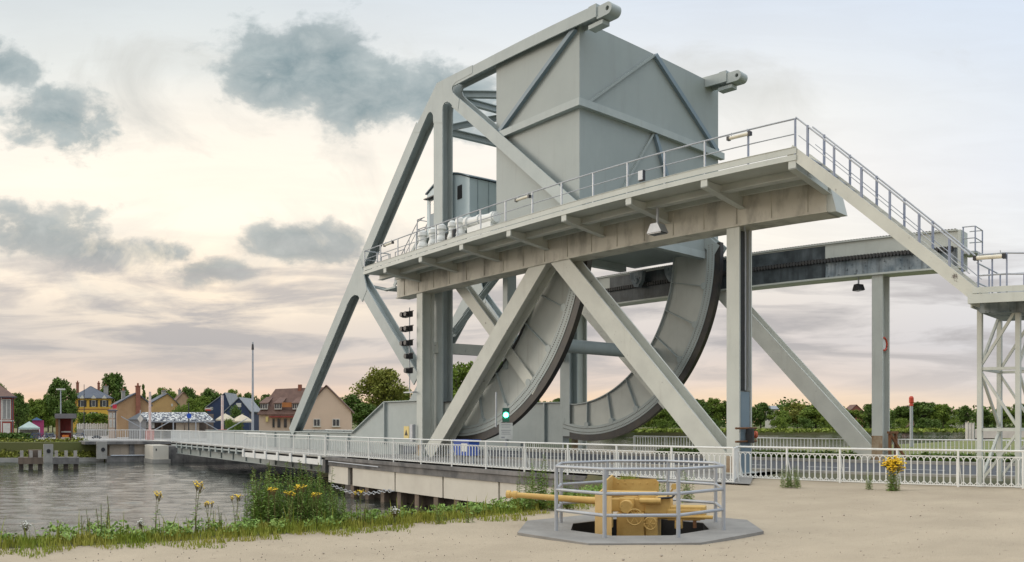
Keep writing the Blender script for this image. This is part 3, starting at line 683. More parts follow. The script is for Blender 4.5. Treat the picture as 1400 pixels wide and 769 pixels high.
# big staircase to the right and its tower
def staircase():
    t = thing('staircase', (21.6,10.8,5.2), 'long pale steel staircase running from the gallery down to the tower', 'stair')
    a, b = Vector((0,13.35,9.62)), Vector((0,8.0,5.12))
    for x in (21.15, 22.1):
        s = MB(); A = a+Vector((x,0,0)); B = b+Vector((x,0,0)); s.bar(A+Vector((0,0.3,0.16)), B+Vector((0,-0.25,-0.1)), 0.07, 0.34)
        s.build('stringer', paintrust, t)
        h = MB()
        up = Vector((0,0,1.05)); h.tube([A+up+Vector((0,0.1,0.05)), B+up], 0.026, 8)
        h.tube([A+up*0.52, B+up*0.52], 0.014, 6)
        h.build('handrail', galv, t)
        for k in range(6):
            p = A+(B-A)*((k+0.35)/6)
            MB().bar(p+Vector((0,0,-0.05)), p+up, 0.06 if k%2 == 0 else 0.045, 0.06).build('rail_post', bluerail, t)
    tr = MB()
    for k in range(19):
        p = a+(b-a)*((k+0.5)/19); tr.box(21.2,22.05,p.y-0.13,p.y+0.13,p.z-0.02,p.z+0.02)
    tr.build('tread', galv, t)
staircase()
def tower():
    t = thing('access_tower', (23.1,7.7,-0.15), 'square lattice steel tower with small railed platform beside the staircase foot', 'tower')
    X = (22.3,24.0); Y = (7.0,8.12)
    for x in X:
        for y in Y:
            l = MB(); l.box(x-0.07,x+0.07,y-0.07,y+0.07,-0.2,5.0); l.build('leg', paintframe, t)
    lv = [-0.1, 1.5, 3.2, 4.95]
    for x in X:
        for (ya, za, yb, zb_) in ((Y[1], 0.0, Y[0], 1.45), (Y[0], 1.55, Y[1], 3.15), (Y[1], 3.25, Y[0], 4.9)):
            MB().bar((x,ya,za),(x,yb,zb_),0.075,0.075).build('diagonal', paintframe, t)
        for z in lv[1:3]: MB().bar((x,Y[0],z),(x,Y[1],z),0.08,0.08).build('horizontal', paintframe, t)
    for y in Y:
        for (xa, za, xb, zb_) in ((X[0], 0.0, X[1], 1.45), (X[1], 1.55, X[0], 3.15), (X[0], 3.25, X[1], 4.9)):
            MB().bar((xa,y,za),(xb,y,zb_),0.075,0.075).build('diagonal', paintframe, t)
        for z in lv[1:3]: MB().bar((X[0],y,z),(X[1],y,z),0.08,0.08).build('horizontal', paintframe, t)
    pl = MB(); pl.box(21.85,24.2,6.3,8.2,5.02,5.1); pl.box(21.1,21.85,6.3,7.98,5.02,5.1); pl.build('platform', paintframe, t)
    f = MB(); f.box(21.06,21.1,6.3,7.98,4.86,5.1); f.box(21.06,21.9,7.98,8.02,4.86,5.1); f.box(21.86,24.2,8.2,8.24,4.86,5.1); f.box(21.06,24.2,6.26,6.3,4.86,5.1); f.box(21.09,21.12,6.3,7.9,5.13,5.28); f.build('edge_channel', paintframe, t)
    un = MB(); un.prismx([(6.4,5.02),(8.3,5.02),(8.0,4.72),(6.7,4.72)],22.0,24.0); un.build('bearer', grime, t)
    r = MB()
    for z in (5.6, 6.15): 
        r.tube([(21.15,7.75,z),(21.12,7.0,z),(21.3,6.5,z),(21.8,6.32,z),(24.15,6.32,z),(24.15,8.17,z),(22.2,8.17,z)],0.024,8)
    r.build('handrail', galv, t)
    for p in ((21.13,7.75),(21.12,7.35),(21.13,6.95),(21.75,6.33),(22.6,6.32),(23.4,6.32),(24.15,6.4),(24.15,7.4),(24.15,8.15),(23.2,8.17),(22.3,8.17)):
        MB().tube([(p[0],p[1],5.06),(p[0],p[1],6.15)],0.025,6).build('rail_post', bluerail, t)
tower()
tubelight((21.05,7.4,6.05),0,'tube light fixed to the railing of the lattice tower platform')
ep = thing('end_platform', (34.4,12.9,9.0), 'tiny railed platform on the end of the far toothed girder', 'platform')
MB().box(34.0,34.9,12.55,13.24,8.95,9.05).build('deck', paint, ep)
h = MB()
for z in (9.6,10.1): h.tube([(34.0,13.2,z),(34.0,12.6,z),(34.9,12.6,z),(34.9,13.2,z)],0.025,6)
h.build('handrail', galv, ep)
for p in ((34.0,13.15),(34.0,12.6),(34.9,12.6)): MB().bar((p[0],p[1],9.0),(p[0],p[1],10.1),0.05,0.05).build('rail_post', bluerail, ep)
# signal lamps on the left pillar
sg = thing('signal_rod', (23.1,37.7,3.2), 'thin vertical rod on the signal lamp pillar holding a row of signals', 'rod')
MB().tube([(23.1,37.75,3.3),(23.1,37.75,7.7)],0.03,6).build('rod', galv, sg); MB().box(22.95,23.3,37.2,38.1,3.24,3.3).build('foot', galv, sg)
for i, (z, dbl) in enumerate(((7.35,1),(6.6,1),(5.85,1),(5.15,0),(4.4,0))):
    t = thing('signal_lamp', (23.1,37.75,z), ['topmost pair of black signal lamps on the pillar rod','second pair of black signal lamps from the top of the rod','lowest pair of black signal lamps on the pillar rod','single black signal lamp under the pairs','lowest single black signal lamp near the foot of the rod'][i], 'signal', 'signal lamps on the pillar')
    for k in range(1+dbl):
        y = 37.72+0.42*k
        MB().box(22.95,23.2,y-0.15,y+0.15,z-0.14,z+0.14).build('housing', black, t)
        MB().lathe([(0.13,0),(0.13,0.16)],10,(22.95,y,z),(-1,0,0)).build('hood', black, t)
    MB().box(23.15,23.2,37.5,38.3,z+0.14,z+0.18).build('bracket', black, t)

# ------------------------------------------------------------------ railings
def railing(name, label, x, ya, yb, z0, h, m, group, post_every=1.95, bal=0.2, arches=True, double=True, posts=True, lean=0, bal_w=0.034):
    t = thing(name, (x,(ya+yb)/2,z0), label, 'railing', group)
    r = MB(); r.tube([(x,ya,z0+h),(x,yb,z0+h)],0.03,8); 
    r.build('top_rail', m, t)
    r2 = MB(); zt = z0+h-(0.17 if double else 0.02)
    if double: r2.bar((x,ya,zt),(x,yb,zt),0.03,0.025)
    r2.bar((x,ya,z0+0.09),(x,yb,z0+0.09),0.03,0.03)
    r2.build('rail', m, t)
    b = MB(); n = int(abs(yb-ya)/bal); zb = z0+0.1
    for i in range(n):
        y = ya+(i+0.5)*bal*(1 if yb > ya else -1)
        b.bar((x,y,zb),(x,y,zt-(0.09 if arches else 0)),bal_w,bal_w*0.8)
        if arches:
            q = bal/2
            for sgn in (-1,1):
                b.bar((x,y,zt-0.10),(x,y+sgn*q*0.55,zt-0.02),0.022,0.018,up=(1,0,0)); b.bar((x,y+sgn*q*0.5,zt-0.035),(x,y+sgn*q,zt-0.012),0.022,0.018,up=(1,0,0))
                b.bar((x,y,zb+0.09),(x,y+sgn*q*0.95,zb),0.02,0.016,up=(1,0,0))
    b.build('balusters', m, t)
    if posts:
        k = max(1, round(abs(yb-ya)/post_every)); 
        proto = None
        for i in range(k+1):
            y = ya+(yb-ya)*i/k
            p = MB(); p.bar((x,y,z0-0.06),(x,y,z0+h),0.05,0.055); p.bar((x+0.02,y,z0+0.02),(x+0.3*lean if lean else x+0.02,y,z0+0.7),0.02,0.03)
            if lean: p = MB().bar((x,y,z0-0.06),(x,y,z0+h),0.05,0.055).bar((x+0.30,y,z0-0.02),(x+0.02,y,z0+h*0.8),0.025,0.03)
            p.build('post', m, t)
    return t
railing('railing', 'white railing with arched balusters along the near walkway, behind the gun', 19.95, 14.85, 41.2, -0.13, 1.08, whitepaint, 'white railings', 2.35, lean=1)
railing('railing', 'white railing of the wider part of the lifting leaf, past the deck joint', 19.95, 41.35, 54.0, -0.13, 1.08, whitepaint, 'white railings', 2.1, bal=0.2, arches=False)
railing('railing', 'white railing on the far half of the lifting leaf, above the canal', 20.95, 52.5, 76.0, -0.13, 1.10, whitepaint, 'white railings', 2.9, bal=0.16, arches=False, double=False)
railing('railing', 'white railing along the sandy ground, in front of the road', 22.0, 16.2, 3.0, -0.14, 1.06, whitepaint, 'white railings', 1.95, lean=1)
railing('railing', 'white railing on the far side of the road, beside the canal', 34.9, -2.0, 33.0, -0.13, 1.05, whitepaint, 'white railings', 2.3, arches=False, double=False)
railing('railing', 'white railing of the far walkway over the water', 36.7, 41.0, 76.0, -0.13, 1.1, whitepaint, 'white railings', 2.9, bal=0.2, arches=False, double=False)
lk = thing('railing_return', (20.9,14.2,-0.14), 'short white railing return linking the walkway railing to the roadside one', 'railing')
a, b = Vector((19.95,14.85,-0.13)), Vector((22.0,16.2,-0.14))
r = MB(); r.tube([a+Vector((0,0,1.06)), b+Vector((0,0,1.06))],0.03,8); r.bar(a+Vector((0,0,0.12)), b+Vector((0,0,0.12)),0.03,0.03); r.build('rail', whitepaint, lk)
bb = MB()
for i in range(1,12): p = a.lerp(b,i/12); bb.bar(p+Vector((0,0,0.12)), p+Vector((0,0,1.05)),0.025,0.025)
bb.build('balusters', whitepaint, lk)
# far end railing that splays along the quay wall
sp = thing('quay_railing', (16,82,-0.13), 'pale railing on the far quay wall, beyond the tip of the leaf', 'railing')
P = [(20.95,76.2,0),(19.8,81.3,0),(13.8,83.2,0)]
r = MB(); r.tube([(x,y,0.95) for x,y,_ in P],0.035,6); r.tube([(x,y,-0.05) for x,y,_ in P],0.03,6); r.build('rail', whitepaint, sp)
bb = MB()
for (p0,p1) in zip(P[:-1],P[1:]):
    n = int((Vector(p1)-Vector(p0)).length/0.17)
    for i in range(n):
        p = Vector(p0).lerp(Vector(p1),i/n); bb.bar((p.x,p.y,-0.1),(p.x,p.y,0.95),0.06 if i%12==0 else 0.03,0.03)
bb.build('balusters', whitepaint, sp)

# ------------------------------------------------------------------ abutment below the walkway
ab = thing('abutment', (20.4,30,-2.2), 'beige panelled abutment edge of the walkway standing on dark piles', 'abutment')
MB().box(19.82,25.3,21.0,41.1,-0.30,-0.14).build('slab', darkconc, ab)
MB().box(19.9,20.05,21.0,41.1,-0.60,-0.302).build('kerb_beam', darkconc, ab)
gaps = [41.0,38.6,38.2,33.9,29.9,26.0,22.2]
for y0,y1 in zip(gaps[1:],gaps[:-1]):
    if y1-y0 < 0.5: continue
    MB().box(19.96,20.3,y0+0.06,y1-0.06,-1.5,-0.602).build('panel', panelconc, ab)
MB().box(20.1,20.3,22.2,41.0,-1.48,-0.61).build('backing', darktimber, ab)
for i in range(11):
    y = 38.3-1.55*i
    MB().box(20.02,20.34,y-0.17,y+0.17,-3.0,-1.505).build('pile', timber, ab)
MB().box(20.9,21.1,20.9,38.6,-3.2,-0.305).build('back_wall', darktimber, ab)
MB().tube([(19.8,35.2,-0.42),(19.8,40.6,-0.38)],0.03,6).build('conduit', galv, ab)
jn = MB(); jn.box(19.75,20.2,40.9,41.25,-1.0,-0.3); jn.build('bearing', darksteel, ab)
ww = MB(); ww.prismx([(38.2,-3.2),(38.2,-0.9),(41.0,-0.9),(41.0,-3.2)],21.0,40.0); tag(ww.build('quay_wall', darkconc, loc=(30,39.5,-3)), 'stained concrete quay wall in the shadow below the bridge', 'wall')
# chain
ch = thing('chain', (20.2,36.5,-1.75), 'heavy mooring chain drooping along the dark piles', 'chain')
cm = MB()
for i in range(26):
    u = i/25; y = 40.0-6.2*u; z = -1.62-0.45*sin(pi*min(1,u*1.1))**1.0*0.6+0.15*u; x = 19.75
    ring = [(x+(0.055*sin(a) if i%2 else 0), y+0.15*cos(a), z+(0 if i%2 else 0.07*sin(a))) for a in [2*pi*k/8 for k in range(9)]]
    cm.tube(ring,0.022,5,cap=False)
cm.build('links', galv, ch)
# far abutment, pier
fa = thing('far_abutment', (18,82,-2.2), 'low concrete canal wall beneath the far end of the bridge', 'abutment')
MB().box(16.0,36.5,80.8,82.3,-2.9,-0.42).build('wall', mat('sandstone',(0.42,0.35,0.27),(0.34,0.28,0.22),0.6,0.85,0.2,10,streak=0.4,streakcol=(0.1,0.09,0.08)), fa)
MB().box(13.5,37.0,80.4,84.4,-0.42,-0.14).build('cap', darkconc, fa)
MB().box(15.6,36.5,80.2,80.8,-2.9,-1.55).build('footing', darkconc, fa)
for x in (18.2,): MB().box(x-0.25,x+0.25,80.62,80.81,-1.5,-0.45).build('pilaster', darkconc, fa)
MB().tube([(16.0,80.15,-1.5),(21.0,80.15,-1.5)],0.07,8).build('pipe', galv, fa)
pr = thing('bridge_pier', (22,77.6,-2.9), 'pale concrete pier in the water under the tip of the leaf', 'pier')
MB().box(19.35,20.86,76.8,80.1,-3.0,-0.45).build('shaft', panelconc, pr); MB().box(20.9,36.5,77.4,79.6,-3.0,-0.55).build('shaft', darkconc, pr)
MB().box(19.25,21.0,76.6,80.1,-3.0,-1.75).build('footing', concrete, pr)
MB().box(19.6,19.72,76.78,76.799,-0.95,-0.75).build('marker', black, pr)

# ------------------------------------------------------------------ gun emplacement
GC = pol(874,14.2); er = Vector((GC.x,GC.y,0)).normalized(); el = Vector((-er.y,er.x,0))      # el: to the left in the photo
def octo(r, rot=0.0): 
    return [(GC.x+r*cos(rot+pi/4*i), GC.y+r*sin(rot+pi/4*i)) for i in range(8)]
a_r = atan2(er.y,er.x)
def ring_slab():
    mb = MB(); o = octo(2.12,a_r+pi/8+0.04); i_ = octo(1.22,a_r+pi/8+0.04)
    vs = [(x,y,-0.045) for x,y in o]+[(x,y,-0.045) for x,y in i_]+[(x,y,-0.14) for x,y in o]+[(x,y,-0.9) for x,y in i_]
    fs = []
    for k in range(8):
        j = (k+1)%8; fs += [(k,j,8+j,8+k),(k,16+k,16+j,j),(8+k,8+j,24+j,24+k)]
    mb.add(vs,fs); return mb
def pit_wall():
    mb = MB(); i_ = octo(1.222,a_r+pi/8+0.04); k_ = octo(1.26,a_r+pi/8+0.04)
    mb.prismz(k_,-1.0,-0.95)
    mb.add([(x,y,-0.055) for x,y in i_]+[(x,y,-0.95) for x,y in i_]+[(x,y,-0.055) for x,y in octo(1.218,a_r+pi/8+0.04)]+[(x,y,-0.95) for x,y in octo(1.218,a_r+pi/8+0.04)],[(k,(k+1)%8,8+(k+1)%8,8+k) for k in range(8)]+[(16+k,24+k,24+(k+1)%8,16+(k+1)%8) for k in range(8)]+[(k,16+k,16+(k+1)%8,(k+1)%8) for k in range(8)]); return mb
em = thing('gun_emplacement', (GC.x,GC.y,-0.1), 'flat octagonal concrete gun pit set in the sandy ground', 'gun pit')
ring_slab().build('slab', platconc, em)
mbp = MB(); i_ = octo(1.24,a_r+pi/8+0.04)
mbp.prismz(i_,-1.0,-0.9); mbp.build('pit_floor', void, em); pit_wall().build('pit_wall', void, em)  # floor and walls carry the painted shade of the pit
def gun():
    t = thing('anti_tank_gun', (GC.x,GC.y,-0.02), 'ochre painted anti tank gun with shield on its concrete pit', 'gun')
    up = Vector((0,0,1)); O = Vector((GC.x,GC.y,-0.15))
    ax = (el*0.985+er*0.17).normalized(); bx = ax.cross(up)          # ax: barrel direction, bx: to the far side or near side
    if bx.dot(er) < 0: bx = -bx
    P = lambda a,b,z: O+ax*a+bx*b+up*z                                # a: towards the muzzle, b: away from the camera
    # barrel with step and muzzle brake
    b0, b1 = P(0.25,0.0,0.50), P(2.33,0.0,0.60)
    d = (b1-b0).normalized(); L_ = (b1-b0).length
    br = MB().lathe([(0.075,0.0),(0.075,0.45),(0.062,0.5),(0.052,1.3),(0.047,L_-0.2)],14,b0,d).build('barrel', guntan, t, smooth=True)
    mz = MB().lathe([(0.05,L_-0.2),(0.07,L_-0.18),(0.07,L_-0.12),(0.05,L_-0.11),(0.05,L_-0.075),(0.07,L_-0.065),(0.07,L_),(0.04,L_+0.001)],14,b0,d).build('muzzle_brake', guntan, t)
    MB().lathe([(0.036,L_+0.0005),(0.036,L_+0.003)],12,b0,d).build('bore', void, mz)
    # shield: front plate bent, seen from its side, and wing on the far side
    def plate(pts, th, n):
        pts = [Vector(p) for p in pts]; m_ = MB(); k = len(pts); off = Vector(n).normalized()*th
        m_.add(pts+[p+off for p in pts],[tuple(range(k)),tuple(range(2*k-1,k-1,-1))]+[(i,k+i,k+(i+1)%k,(i+1)%k) for i in range(k)]); return m_
    s1 = plate([P(0.62,-0.62,-0.12),P(0.34,-0.66,-0.12),P(0.34,-0.66,0.66),P(0.40,-0.64,0.66),P(0.62,-0.62,0.69)],0.03,bx)
    s1.build('shield_wing', guntan_lit, t)
    plate([P(0.62,-0.62,-0.12),P(0.62,-0.16,-0.12),P(0.62,-0.16,0.72),P(0.62,-0.62,0.69)],0.03,-ax).build('shield_plate', guntan, t)
    plate([P(0.62,0.16,0.0),P(0.62,0.7,0.0),P(0.62,0.7,0.92),P(0.62,0.16,0.86)],0.03,-ax).build('shield_plate', guntan, t)
    plate([P(0.60,0.7,0.35),P(-0.22,0.72,0.35),P(-0.22,0.72,0.80),P(-0.16,0.72,0.86),P(0.1,0.7,0.86),P(0.5,0.70,0.84),P(0.60,0.7,0.90)],0.03,bx).build('shield_wing', guntan, t)
    plate([P(0.62,-0.16,0.58),P(0.62,0.16,0.58),P(0.62,0.16,0.78),P(0.62,-0.16,0.72)],0.03,-ax).build('shield_plate', guntan, t)
    # cradle, breech and recoil housing
    def oblock(name, a0,a1,bb0,bb1,z0,z1,m_=guntan, parent=None, tap=0.0):
        vs = [P(a,b,z) for z in (z0,z1) for (a,b) in ((a0,bb0),(a1,bb0),(a1,bb1),(a0,bb1))]
        if tap: vs[4:] = [v for v in vs[4:]]
        o = MB().add(vs,[(0,3,2,1),(4,5,6,7),(0,1,5,4),(1,2,6,5),(2,3,7,6),(3,0,4,7)]).build(name,m_,parent or t)
        md = o.modifiers.new('bevel','BEVEL'); md.width = 0.018; md.segments = 2
        return o
    oblock('cradle',-0.25,0.5,-0.13,0.13,0.36,0.58)
    oblock('breech_block',-0.55,-0.12,-0.17,0.15,0.34,0.62)
    oblock('recoil_housing',-1.12,-0.22,-0.15,0.13,0.25,0.47)
    oblock('guard',-1.05,-0.5,-0.2,-0.155,0.24,0.42)
    oblock('breech_ring',-0.3,-0.02,-0.19,0.17,0.56,0.66)
    MB().lathe([(0.11,0),(0.115,0.02),(0.115,0.16),(0.10,0.18)],18,P(0.17,-0.13,0.46),-bx).build('trunnion', guntan, t)
    MB().lathe([(0.05,0),(0.05,0.35)],10,P(-0.05,-0.24,0.56),-ax).build('sight_tube', guntan, t)
    MB().tube([P(-0.35,-0.2,0.60),P(-0.58,-0.22,0.62),P(-0.62,-0.22,0.66)],0.02,6).build('firing_lever', black, t)
    oblock('pedestal',-0.12,0.34,-0.25,0.2,-0.89,0.36)
    oblock('saddle',-0.34,-0.13,-0.18,0.2,-0.89,0.28)
    oblock('traverse_gear',-0.75,-0.62,-0.2,-0.1,0.1,0.25)
    MB().tube([P(-0.68,-0.15,0.18),P(-0.68,-0.26,0.18)],0.05,10).build('hand_wheel', guntan, t)
    for nm_, a_, z_, r_ in (('elevation_wheel', 0.02, 0.30, 0.13), ('traverse_wheel', -0.24, 0.20, 0.10)):
        c_ = P(a_,-0.33,z_); wm = MB(); wm.tube([c_+ax*r_*cos(2*pi*i/18)+up*r_*sin(2*pi*i/18) for i in range(19)],0.012,6,cap=False)
        for i in range(3): wm.tube([c_-ax*r_*cos(pi*i/3)-up*r_*sin(pi*i/3), c_+ax*r_*cos(pi*i/3)+up*r_*sin(pi*i/3)],0.008,5)
        wm.tube([c_, c_+bx*0.12],0.015,6); wm.build(nm_, guntan, t)
    MB().lathe([(0.045,0),(0.045,0.95),(0.03,0.97)],12,P(-0.3,0.0,0.66),ax).build('recuperator', guntan, t, smooth=True)
    MB().lathe([(0.03,0),(0.03,0.9)],10,P(-0.35,-0.2,0.30),-ax).build('buffer_tube', guntan, t, smooth=True)
    sh = MB(); sh.bar(P(-0.5,-0.19,0.62),P(-0.62,-0.19,0.80),0.03,0.03); sh.lathe([(0.05,0),(0.05,0.05)],12,P(-0.62,-0.2,0.80),-bx); sh.build('sight', guntan, t)
    MB().tube([P(-0.95,-0.17,0.24),P(-0.95,-0.17,0.12)],0.03,8).build('drain_plug', rust, t)
    oblock('yoke',0.05,0.3,-0.2,-0.14,0.30,0.60); oblock('yoke',0.05,0.3,0.16,0.22,0.30,0.60)
    rv = MB()
    for i in range(6): rv.lathe([(0.014,0),(0.01,0.012)],6,P(0.5-0.13*i,0.695,0.78),-bx)
    for i in range(5): rv.lathe([(0.014,0),(0.01,0.012)],6,P(-0.5-0.12*i,-0.15,0.42),-bx)
    tag(rv.build('rivets', guntan, t), kind='stuff')
gun()
rg = thing('guard_ring', (GC.x,GC.y,0.06), 'round pale grey tubular guard rail encircling the ochre gun', 'railing')
ringp = octo(1.46,a_r+pi/8+0.025)
rm = MB()
for z in (0.29,0.62,0.99): rm.tube([(x,y,z) for x,y in ringp]+[ringp[0]+(z,)],0.026,10,cap=False)
rm.build('rail', galv, rg, smooth=True)
for x,y in ringp: 
    MB().tube([(x,y,-0.06),(x,y,1.0)],0.032,10).build('post', galv, rg, smooth=True)

# ------------------------------------------------------------------ small things on the bridge deck
tl = thing('traffic_light', (22.4,28.7,-0.13), 'lit green traffic light on a post above a white notice', 'traffic light')
p = Vector((22.4,28.7,0)); d = Vector((-p.x,-p.y,0)).normalized(); tv = Vector((-d.y,d.x,0))
MB().tube([p+Vector((0,0,-0.13)),p+Vector((0,0,1.7))],0.05,8).build('pole', galv, tl)
MB().bar(p+Vector((0,0,1.72)),p+Vector((0,0,2.32)),0.30,0.24,up=d).build('housing', mat('signal_green_case',(0.03,0.12,0.09),None,3,0.5), tl)
MB().lathe([(0.10,0.13),(0.105,0.15),(0.06,0.165)],16,p+Vector((0,0,2.02)),d).build('lens', emit('green_lamp',(0.05,1.0,0.45),26.0), tl)
hd = MB(); n = 10
for k in range(n):
    a1_, a2_ = pi*k/n, pi*(k+1)/n
    c = p+Vector((0,0,2.02))
    q1, q2 = c+tv*0.13*cos(a1_)+Vector((0,0,0.13*sin(a1_))), c+tv*0.13*cos(a2_)+Vector((0,0,0.13*sin(a2_)))
    hd.add([q1+d*0.12,q2+d*0.12,q2+d*0.32,q1+d*0.32],[(0,1,2,3)])
hd.build('hood', black, tl)
MB().tube([p-tv*0.42+Vector((0,0,1.5)),p-tv*0.42+Vector((0,0,3.0))],0.035,6).build('aerial', galv, tl)
nb = thing('notice_board', tuple(p+d*0.07+Vector((0,0,1.0))), 'white rectangular notice board below the green traffic light', 'sign')
c = p+d*0.08
MB().bar(c+Vector((0,0,0.98)),c+Vector((0,0,1.68)),0.58,0.03,up=d).build('panel', mat('notice_white',(0.62,0.63,0.60),None,3,0.6), nb)
tx = MB()
for k,(w,z) in enumerate(((0.40,1.6),(0.34,1.5),(0.42,1.36),(0.36,1.28),(0.4,1.2))): tx.bar(c+d*0.02-tv*w/2+Vector((0,0,z)),c+d*0.02+tv*w/2+Vector((0,0,z)),0.003,0.022,up=(0,0,1))
tx.bar(c+d*0.02+tv*-0.2+Vector((0,0,1.06)),c+d*0.02+tv*-0.05+Vector((0,0,1.06)),0.003,0.05,up=(0,0,1))
tx.build('lettering', mat('notice_grey',(0.30,0.31,0.33),None,3,0.6), nb)
bn = thing('bin', (21.2,30.2,-0.13), 'bright blue bin with white panel behind the walkway railing', 'bin')
MB().box(20.95,21.5,29.4,30.55,0.28,0.86).build('body', bluepl, bn); MB().box(20.9,21.55,29.35,30.6,0.86,0.96).build('lid', bluepl, bn)
MB().box(20.935,20.949,29.5,29.95,0.45,0.8).build('panel', whitepaint, bn)
for y in (29.55,30.4): MB().box(21.15,21.3,y-0.05,y+0.05,-0.13,0.28).build('leg', galv, bn)
ws = thing('warning_sign', (23.1,37.75,0.7), 'small yellow hazard sign on the foot of the signal lamp pillar', 'sign')
MB().box(23.05,23.08,37.75,38.25,0.85,1.5).build('plate', yellow, ws)
MB().prismx([(37.84,1.02),(38.16,1.02),(38.0,1.32)],23.042,23.05).build('triangle', mat('sign_black',(0.05,0.045,0.03),None,2,0.6), ws)
cb = thing('control_cabinet', (23.1,37.45,0.7), 'narrow grey cabinet beside the yellow sign on the pillar', 'cabinet')
MB().box(23.02,23.19,37.3,37.6,0.7,1.6).build('case', galv, cb); MB().box(23.005,23.02,37.33,37.57,0.73,1.57).build('door', galv, cb)
# equipment in the web of the right column
cc = thing('column_cabinet', (23.6,17.1,0.9), 'tall blue grey cabinet set into the near column with the cabinet', 'cabinet')
MB().box(23.29,23.86,17.06,17.25,0.9,2.75).build('case', paintblue, cc); MB().box(23.33,23.82,17.045,17.06,1.0,2.65).build('door', paintblue, cc)
cc2 = MB().box(23.29,23.86,17.0,17.25,-0.02,0.86); cc2.build('plinth', paintblue, cc)
kl = thing('klaxon', (23.6,16.85,1.0), 'red orange klaxon on brackets on the near column', 'klaxon')
MB().lathe([(0.10,0),(0.12,0.03),(0.12,0.1),(0.09,0.12),(0.09,0.24),(0.13,0.27),(0.13,0.33)],14,(23.6,16.95,1.28),(0.9,-0.4,0)).build('body', mat('klaxon_orange',(0.55,0.13,0.06),None,3,0.5), kl)
MB().box(23.55,23.62,16.7,17.0,1.0,1.5).build('mount', darksteel, kl)
for z in (1.05,1.5): MB().tube([(22.9,16.95,z),(24.1,16.95,z)],0.035,8).build('bracket', rust, kl)
dt = MB().box(23.285,23.865,17.2,17.258,2.8,8.3); tag(dt.build('recess_plate', darksteel, loc=(23.6,17.2,2.8)),'added black plate filling the recess of the near column with the cabinet','dark plate')  # added dark plate that makes the column recess look dark
dt = MB().box(34.09,34.32,17.15,17.258,0.3,8.3); tag(dt.build('recess_plate', darksteel, loc=(34.2,17.2,0.3)),'thin added black plate in the web of the far column by the water','dark plate')  # thin plate added likewise for the dark slot of the far column
cbm = MB(); cbm.tube([(23.5,16.98,2.8),(23.5,16.98,8.2),(23.3,16.9,8.4)],0.03,6); cbm.tube([(23.7,16.98,2.8),(23.72,16.98,8.3)],0.02,6)
tag(cbm.build('cable_pair', galv, loc=(23.6,16.98,2.8)), 'pale cables running up inside the near column with the cabinet', 'cable')
rs = thing('round_sign', (34.35,16.9,4.9), 'round red rimmed sign in the web of the far column by the water', 'sign')
MB().lathe([(0.33,0),(0.33,0.02)],24,(34.38,17.18,5.25),(0,-1,0)).build('face', whitepaint, rs)
rmm = MB(); rmm.tube([(34.38+0.29*cos(2*pi*i/24),17.14,5.25+0.29*sin(2*pi*i/24)) for i in range(25)],0.045,6,cap=False); rmm.build('rim', redpaint, rs)
rw = thing('guide_bracket', (34.4,16.6,0.0), 'rusty steel guide bracket at the foot of the far column by the water', 'bracket')
m_ = MB(); m_.bar((34.1,16.7,-0.1),(34.1,16.7,1.3),0.12,0.12); m_.bar((34.7,16.7,-0.1),(34.7,16.7,1.3),0.12,0.12); m_.bar((34.1,16.7,1.2),(34.9,16.2,-0.1),0.1,0.1); m_.bar((33.9,16.7,1.25),(34.9,16.7,1.25),0.1,0.1); m_.build('frame', rust, rw)
bp = thing('beacon_post', tuple(pol(1246,62,-0.2)), 'slim grey post topped with a red beacon beyond the road', 'beacon')
q = pol(1246,62)
MB().tube([q+Vector((0,0,-0.2)),q+Vector((0,0,2.9))],0.13,8).build('pole', galv, bp)
MB().lathe([(0.15,2.9),(0.15,3.0),(0.12,3.1),(0.18,3.15),(0.18,3.5),(0.1,3.62)],12,q).build('lamp', redpaint, bp)

# ================================================================== VEGETATION
def leafcloud(mb, rng, c, rad, n, size, squash=0.8):
    for _ in range(n):
        while True:
            v = Vector((rng.uniform(-1,1),rng.uniform(-1,1),rng.uniform(-1,1)))
            if 0.15 < v.length < 1: break
        v = v*(0.55+0.45*v.length); p = Vector(c)+Vector((v.x*rad,v.y*rad,v.z*rad*squash))
        a = Vector((rng.gauss(0,1),rng.gauss(0,1),rng.gauss(0,1)*0.7)).normalized(); b = a.cross(Vector((rng.gauss(0,1),rng.gauss(0,1),rng.gauss(0,1)))).normalized()
        s = size*rng.uniform(0.6,1.3); i = len(mb.v)
        mb.v += [tuple(p-a*s), tuple(p+b*s*0.55), tuple(p+a*s), tuple(p-b*s*0.55)]; mb.f.append((i,i+1,i+2,i+3))
def mesh_fast(name, mb, m):
    me = bpy.data.meshes.new(name); me.from_pydata(mb.v,[],mb.f); me.update(); me.materials.append(m); return me
TREES = {}
